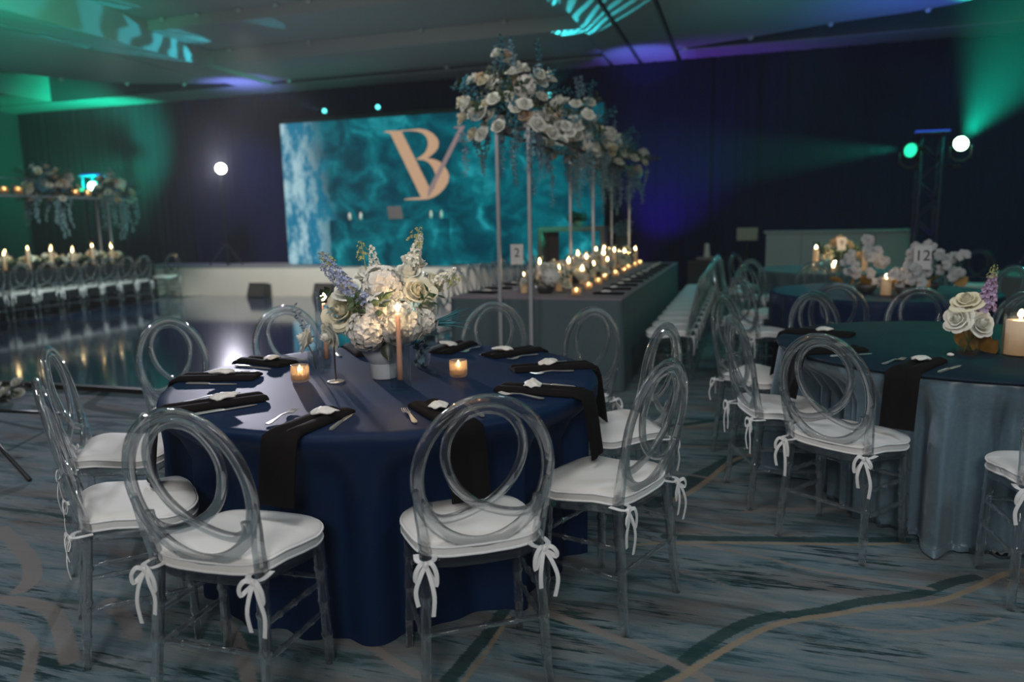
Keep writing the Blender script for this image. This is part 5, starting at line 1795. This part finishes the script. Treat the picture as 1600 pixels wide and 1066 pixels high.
high_flowers((-1.90, 6.15, 2.19), 'largest hanging mass of white roses high at the near end of the flower stand', .38, .25, .74, 60, 11, 12, .9)
high_flowers((-1.82, 8.05, 2.19), 'second mass of roses along the high stand, white blooms over dark leaves', .34, .45, .74, 46, 12, 12, 1.0)
high_flowers((-1.82, 9.65, 2.19), 'third mass of roses along the high stand with long blue strands', .34, .45, .56, 36, 13, 12, 1.0)
high_flowers((-1.80, 11.15, 2.19), 'farthest mass of small roses at the far end of the high stand', .40, .45, .42, 34, 14, 10)
for x, y, w in ((-1.80, 6.75, 'near'), (-1.80, 8.55, 'middle'), (-1.80, 10.2, 'far')):
    votive((x, y, 2.1865), 'small amber candle glowing on the high flower stand shelf, %s one' % w, 1.2, 0.6, 'candles on the high flower stand')

STAND_FEET = [0.0, 0.0]
def left_stand():
    t = thing('flower_stand', 'long raised candle shelf on thin poles over the far left table', 'stand', (-12.2, 9.8, 0))
    for x, y in ((.14, 2.1), (-.14, 2.1), (.14, -2.0), (-.14, -2.0)):
        link('pole', MB().box((x, y, 1.03), (.03, .03, 2.06)).mesh('pole', POLEM, False), t)
    link('shelf', MB().box((0, 0.05, 2.067), (.36, 4.3, .014)).mesh('shelf', GLASS, False), t)
    for x in (-.16, .16):
        link('rail', MB().box((x, 0.05, 2.045), (.022, 4.3, .028)).mesh('rail', POLEM, False), t)
    link('upper_rail', MB().box((-.16, -.55, 2.36), (.02, 3.0, .02)).mesh('upper_rail', POLEM, False), t)
    for y in (-2.0, .9):
        link('post', MB().box((-.16, y, 2.215), (.02, .02, .29)).mesh('post', POLEM, False), t)
left_stand()
high_flowers((-12.15, 10.65, 2.08), 'mass of cream roses in the middle of the far left candle shelf', .30, .50, .62, 44, 21, 9, 1.2)
high_flowers((-11.98, 12.0, 2.08), 'cream roses trailing strands at the stage end of the far left shelf', .32, .30, .62, 38, 22, 10, 1.3)
for i, y in enumerate([9.72, 9.98, 11.15, 11.42]):
    votive((-12.02, y, 2.0755), 'amber candle glowing on the far left shelf, %s from the left' % ORD[i], 1.6, 0.6, 'candles on the far left shelf')
for i in range(12):
    y = 9.45 + i * .225
    pillar((-12.0 + .12 * (-1) ** i, y, .781), 'lit candle on the far left table behind the chair row, %s from the left' % ORD[i], .26 + .04 * (i % 3), .030, 'candles on the far left table', e=1.3, lowpoly=True)
for i in range(6):
    it = []
    q = random.Random(60 + i)
    for k in range(6):
        a = k * 1.05 + i; rad = q.uniform(.02, .16)
        it.append(('rose', ROSES['cpw'[k % 3]][k % 2], (rad * math.cos(a), rad * math.sin(a) * 1.5, q.uniform(.12, .22)), (math.cos(a) * .6 + .4, math.sin(a) * .6 - .3, .7), 1.2))
    for k in range(5):
        a = k * 1.26
        it.append(('foliage_sprig', FOL[k % 2], (0, 0, .08), (math.cos(a), math.sin(a), .4), 1.0))
    flower_cluster((-11.95, 9.5 + i * .46, .781), 'low cream roses and leaves on the far left table, %s from the left' % ORD[i], it, vase=BOWL)

# ------------------------------------------------------------------ stage lights, truss, bar
def moving_head(loc, target, label, lens_mat, r=0.10, yoke=True):
    t = thing('stage_light', label, 'stage light', loc)
    d = Vector(target).normalized()
    e = d.to_track_quat('Z', 'Y').to_euler()
    link('housing', MB().lathe([(r * .5, -r * 2.0), (r * .95, -r * 1.8), (r * 1.05, -r * .3), (r * 1.08, 0.0), (r * .98, 0.0), (r * .95, -.012)], 20).mesh('housing', BLACK), t, None, e)
    link('lens', MB().lathe([(r * .94, -.010), (r * .9, .004), (r * .5, .014), (.002, .018)], 20).mesh('lens', lens_mat), t, None, e)
    if yoke:
        link('yoke', MB().tube([(-r * 1.3, 0, -.02), (-r * 1.3, 0, -r * 1.6), (-r * .5, 0, -r * 2.3), (r * .5, 0, -r * 2.3), (r * 1.3, 0, -r * 1.6), (r * 1.3, 0, -.02)], .014, n=6).mesh('yoke', BLACK), t)
    return t


def truss(cx, cy, h, label):
    t = thing('truss_tower', label, 'truss', (cx, cy, 0))
    link('base_plate', MB().rbox((0, 0, .012), (.6, .6, .024)).mesh('base_plate', BLACK, False), t)
    link('top_plate', MB().rbox((0, 0, h + .012), (.42, .34, .024)).mesh('top_plate', L_BLUE if False else PURPLEM, False), t)
    for sx in (-1, 1):
        for sy in (-1, 1):
            link('chord', MB().tube([(sx * .13, sy * .13, .024), (sx * .13, sy * .13, h)], .022, n=8).mesh('chord', PURPLEM), t)
    n = int(h / .26)
    for k in range(n):
        z0, z1 = .06 + k * .26, .06 + (k + 1) * .26
        s = 1 if k % 2 else -1
        for (ax, ay, bx, by) in ((-s, -1, s, -1), (-s, 1, s, 1), (-1, -s, -1, s), (1, -s, 1, s)):
            link('lattice_bar', MB().tube([(ax * .13, ay * .13, z0), (bx * .13, by * .13, z1)], .010, n=6).mesh('lattice_bar', PURPLEM), t)
    return t


for tx, ty in ((2.45, 12.0), (-13.2, 12.7)):
    lamp('truss_uplight', 'SPOT', (tx, ty, .06), 26, (.14, .03, 1.0), (tx, ty, 2.5), angle=24, blend=.8, soft=.03)
truss(2.45, 12.0, 2.52, 'dark lattice truss tower carrying two green stage lights on the right')
tag(link('led_bar', MB().rbox((0, 0, .018), (.44, .08, .034), .006).mesh('led_bar', L_BLUE, False), loc=(2.47, 11.98, 2.545), rot=(0, 0, R(8))), 'short blue glowing light bar on top of the right truss tower', 'light bar')
moving_head((2.16, 11.75, 2.30), (-.75, -.75, .05), 'green stage light aimed left on the right truss tower', L_GREEN, .10)
moving_head((2.78, 11.75, 2.36), (.15, -1.0, .05), 'dazzling white green stage light right of the truss tower', L_GREENW, .10)
for nm, c in (('clamp_arm', (2.30, 11.83)), ('clamp_arm', (2.66, 11.83))):
    tag(link(nm, MB().tube([(c[0], c[1] + .05, 2.06), (c[0] + (-.14 if c[0] < 2.4 else .12), c[1] - .08, 2.06)], .02, n=8).mesh(nm, BLACK)), 'black clamp arm under the %s light of the right truss tower' % ('left' if c[0] < 2.4 else 'right'), 'clamp')
truss(-13.2, 12.7, 2.55, 'dark lattice truss tower in the green glow at the far left')
tag(link('led_bar', MB().rbox((0, 0, .018), (.44, .08, .034), .006).mesh('led_bar', L_BLUE, False), loc=(-13.2, 12.66, 2.576), rot=(0, 0, R(4))), 'short blue glowing light bar on top of the far left truss tower', 'light bar')
moving_head((-12.86, 12.35, 2.33), (.62, -.78, .02), 'white green stage light beside the far left flowers', L_GREENW, .09)
moving_head((-13.15, 12.35, 2.28), (.6, -.8, .02), 'smaller green stage light left of its brighter twin', L_GREEN, .05)

sl = thing('spotlight', 'bright white spotlight on a thin stand before the violet drape', 'spotlight', (-10.82, 13.8, .602))
d = Vector((.60, -.80, -.06))
e = d.to_track_quat('Z', 'Y').to_euler()
link('housing', MB().lathe([(.05, -.28), (.11, -.24), (.125, -.05), (.13, 0), (.115, 0), (.113, -.012)], 24).mesh('housing', BLACK), sl, (0, 0, 2.09), e)
link('lens', MB().lathe([(.111, -.010), (.10, .006), (.05, .016), (.002, .02)], 24).mesh('lens', L_WHITE), sl, (0, 0, 2.09), e)
link('stand_pole', MB().tube([(-.10, .10, .0), (-.10, .10, 2.0), (-.06, .06, 2.05)], .018, n=8).mesh('stand_pole', BLACK), sl)
for a in (0, 120, 240):
    link('leg', MB().tube([(-.10, .10, .5), (-.10 + .4 * math.cos(R(a)), .10 + .4 * math.sin(R(a)), .012)], .011, n=6).mesh('leg', BLACK), sl)
lb = tag(link('lighting_bar', MB().box((-6.1, 14.36, 3.668), (6.9, .06, .066)).mesh('lighting_bar', BLACK, False)), 'thin black bar along the top of the ocean screen', 'bar')
for x, lab in ((-8.55, 'left'), (-7.30, 'middle'), (-3.66, 'right, seen through the high flowers')):
    moving_head((x, 14.36, 3.83), (.45, -.9, .05), 'small cyan stage light above the screen, ' + lab + ' of three', L_CYAN, .05, True)

bar = thing('bar_counter', 'pale panelled bar counter at the back right behind the candles', 'bar', (1.41, 13.1, 0))
for i in range(4):
    link('front_panel', MB().box((-.81 + .54 * i, -.25, .58), (.532, .03, 1.14)).mesh('front_panel', BARF, False), bar)
link('countertop', MB().rbox((0, 0, 1.18), (2.22, .58, .04)).mesh('countertop', BARF, False), bar)
link('body', MB().box((0, .02, .58), (2.1, .48, 1.14)).mesh('body', BLACK, False), bar)

ps = thing('panel_stand', 'small pale panel on a dark stand left of the bar', 'stand', (.04, 13.0, 0))
link('panel', MB().rbox((0, 0, 1.155), (.34, .10, .21)).mesh('panel', plain('grey_panel', (.22, .24, .20), .6), False), ps)
link('pole', MB().tube([(0, 0, .02), (0, 0, 1.05)], .02, n=8).mesh('pole', BLACK), ps)
link('base', MB().lathe([(.22, 0), (.22, .015), (.03, .03)], 20).mesh('base', BLACK), ps)
bx = thing('subwoofer', 'black speaker cabinet on the floor beyond the long table chairs', 'speaker', (-.62, 13.4, 0))
link('cabinet', MB().rbox((0, 0, .36), (.62, .55, .72), .015).mesh('cabinet', BLACK, False), bx)
link('grille', MB().box((0, -.282, .36), (.56, .014, .64)).mesh('grille', grl.materials[0], False), bx)
wb = thing('pale_box', 'pale cream box on the floor before the black speaker cabinet', 'box', (-.60, 12.2, 0))
link('carton', MB().rbox((0, 0, .16), (.30, .28, .32), .008).mesh('carton', plain('cream_box', (.40, .39, .33), .7), False), wb)
link('lid', MB().rbox((0, 0, .335), (.31, .29, .03), .004).mesh('lid', plain('cream_box_lid', (.42, .41, .35), .7), False), wb)
cd = thing('white_lantern', 'white candle shaped ornament on the black speaker cabinet', 'ornament', (-.62, 13.4, .722))
link('plinth', MB().rbox((0, 0, .02), (.34, .3, .04), .006).mesh('plinth', plain('grey_plinth', (.25, .24, .22), .6), False), cd)
link('column', MB().lathe([(.07, .04), (.055, .07), (.045, .16), (.04, .26), (.02, .275)], 16).mesh('column', WHITE), cd)
dp = thing('potted_plant', 'dark rounded plant standing on the pale console table', 'plant', (-2.95, 13.6, 1.329))
q = random.Random(3)
link('pot', MB().lathe([(.08, 0), (.10, .06), (.11, .10), (.09, .10)], 16).mesh('pot', CONS), dp)
for i in range(26):
    a = q.uniform(0, 6.28); z = q.uniform(-.1, 1)
    put(dp, 'foliage_sprig', leafy_mesh(30 + i % 2, DGREEN, .2, 18, .022, .06) if i < 2 else dp.children[1 + i % 2].data, (0, 0, .12), (math.cos(a), math.sin(a), z), .95)
pg = thing('pampas_arrangement', 'pale feathery flowers on the stage right of the console table', 'flowers', (-2.12, 13.6, .602))
link('pot', MB().lathe([(.12, 0), (.14, .3), (.13, .55), (.10, .55)], 16).mesh('pot', plain('grey_pot', (.12, .12, .11), .6)), pg)
for i in range(14):
    a = q.uniform(0, 6.28)
    put(pg, 'plume', FOL[2], (0, 0, .5), (math.cos(a) * .6, math.sin(a) * .6, q.uniform(.3, 1)), 1.6)

# tripod foot and loose flowers at the left picture edge
tp = thing('tripod_stand', 'black tripod stand whose foot reaches in at the left edge', 'stand', (-4.75, 3.38, 0))
link('pole', MB().tube([(0, 0, .25), (0, 0, 1.5)], .018, n=8).mesh('pole', BLACK), tp)
for a in (-20, 100, 220):
    link('leg', MB().tube([(0, 0, .30), (.95 * math.cos(R(a)), .95 * math.sin(R(a)), .014)], .012, n=8).mesh('leg', BLACK), tp)
lf = [('rose', ROSES['w'][k % 3], (q.uniform(-.14, .14), q.uniform(-.1, .1), .06 + .05 * (k % 3)), (q.uniform(-.5, .8), -.4, .6), 1.0) for k in range(7)] + \
     [('foliage_sprig', FOL[k % 2], (0, 0, .02), (math.cos(k), math.sin(k), .4), .9) for k in range(6)]
flower_cluster((-5.98, 4.55, .0), 'small bunch of pale flowers on the carpet at the left picture edge', lf, vase=BOWL)
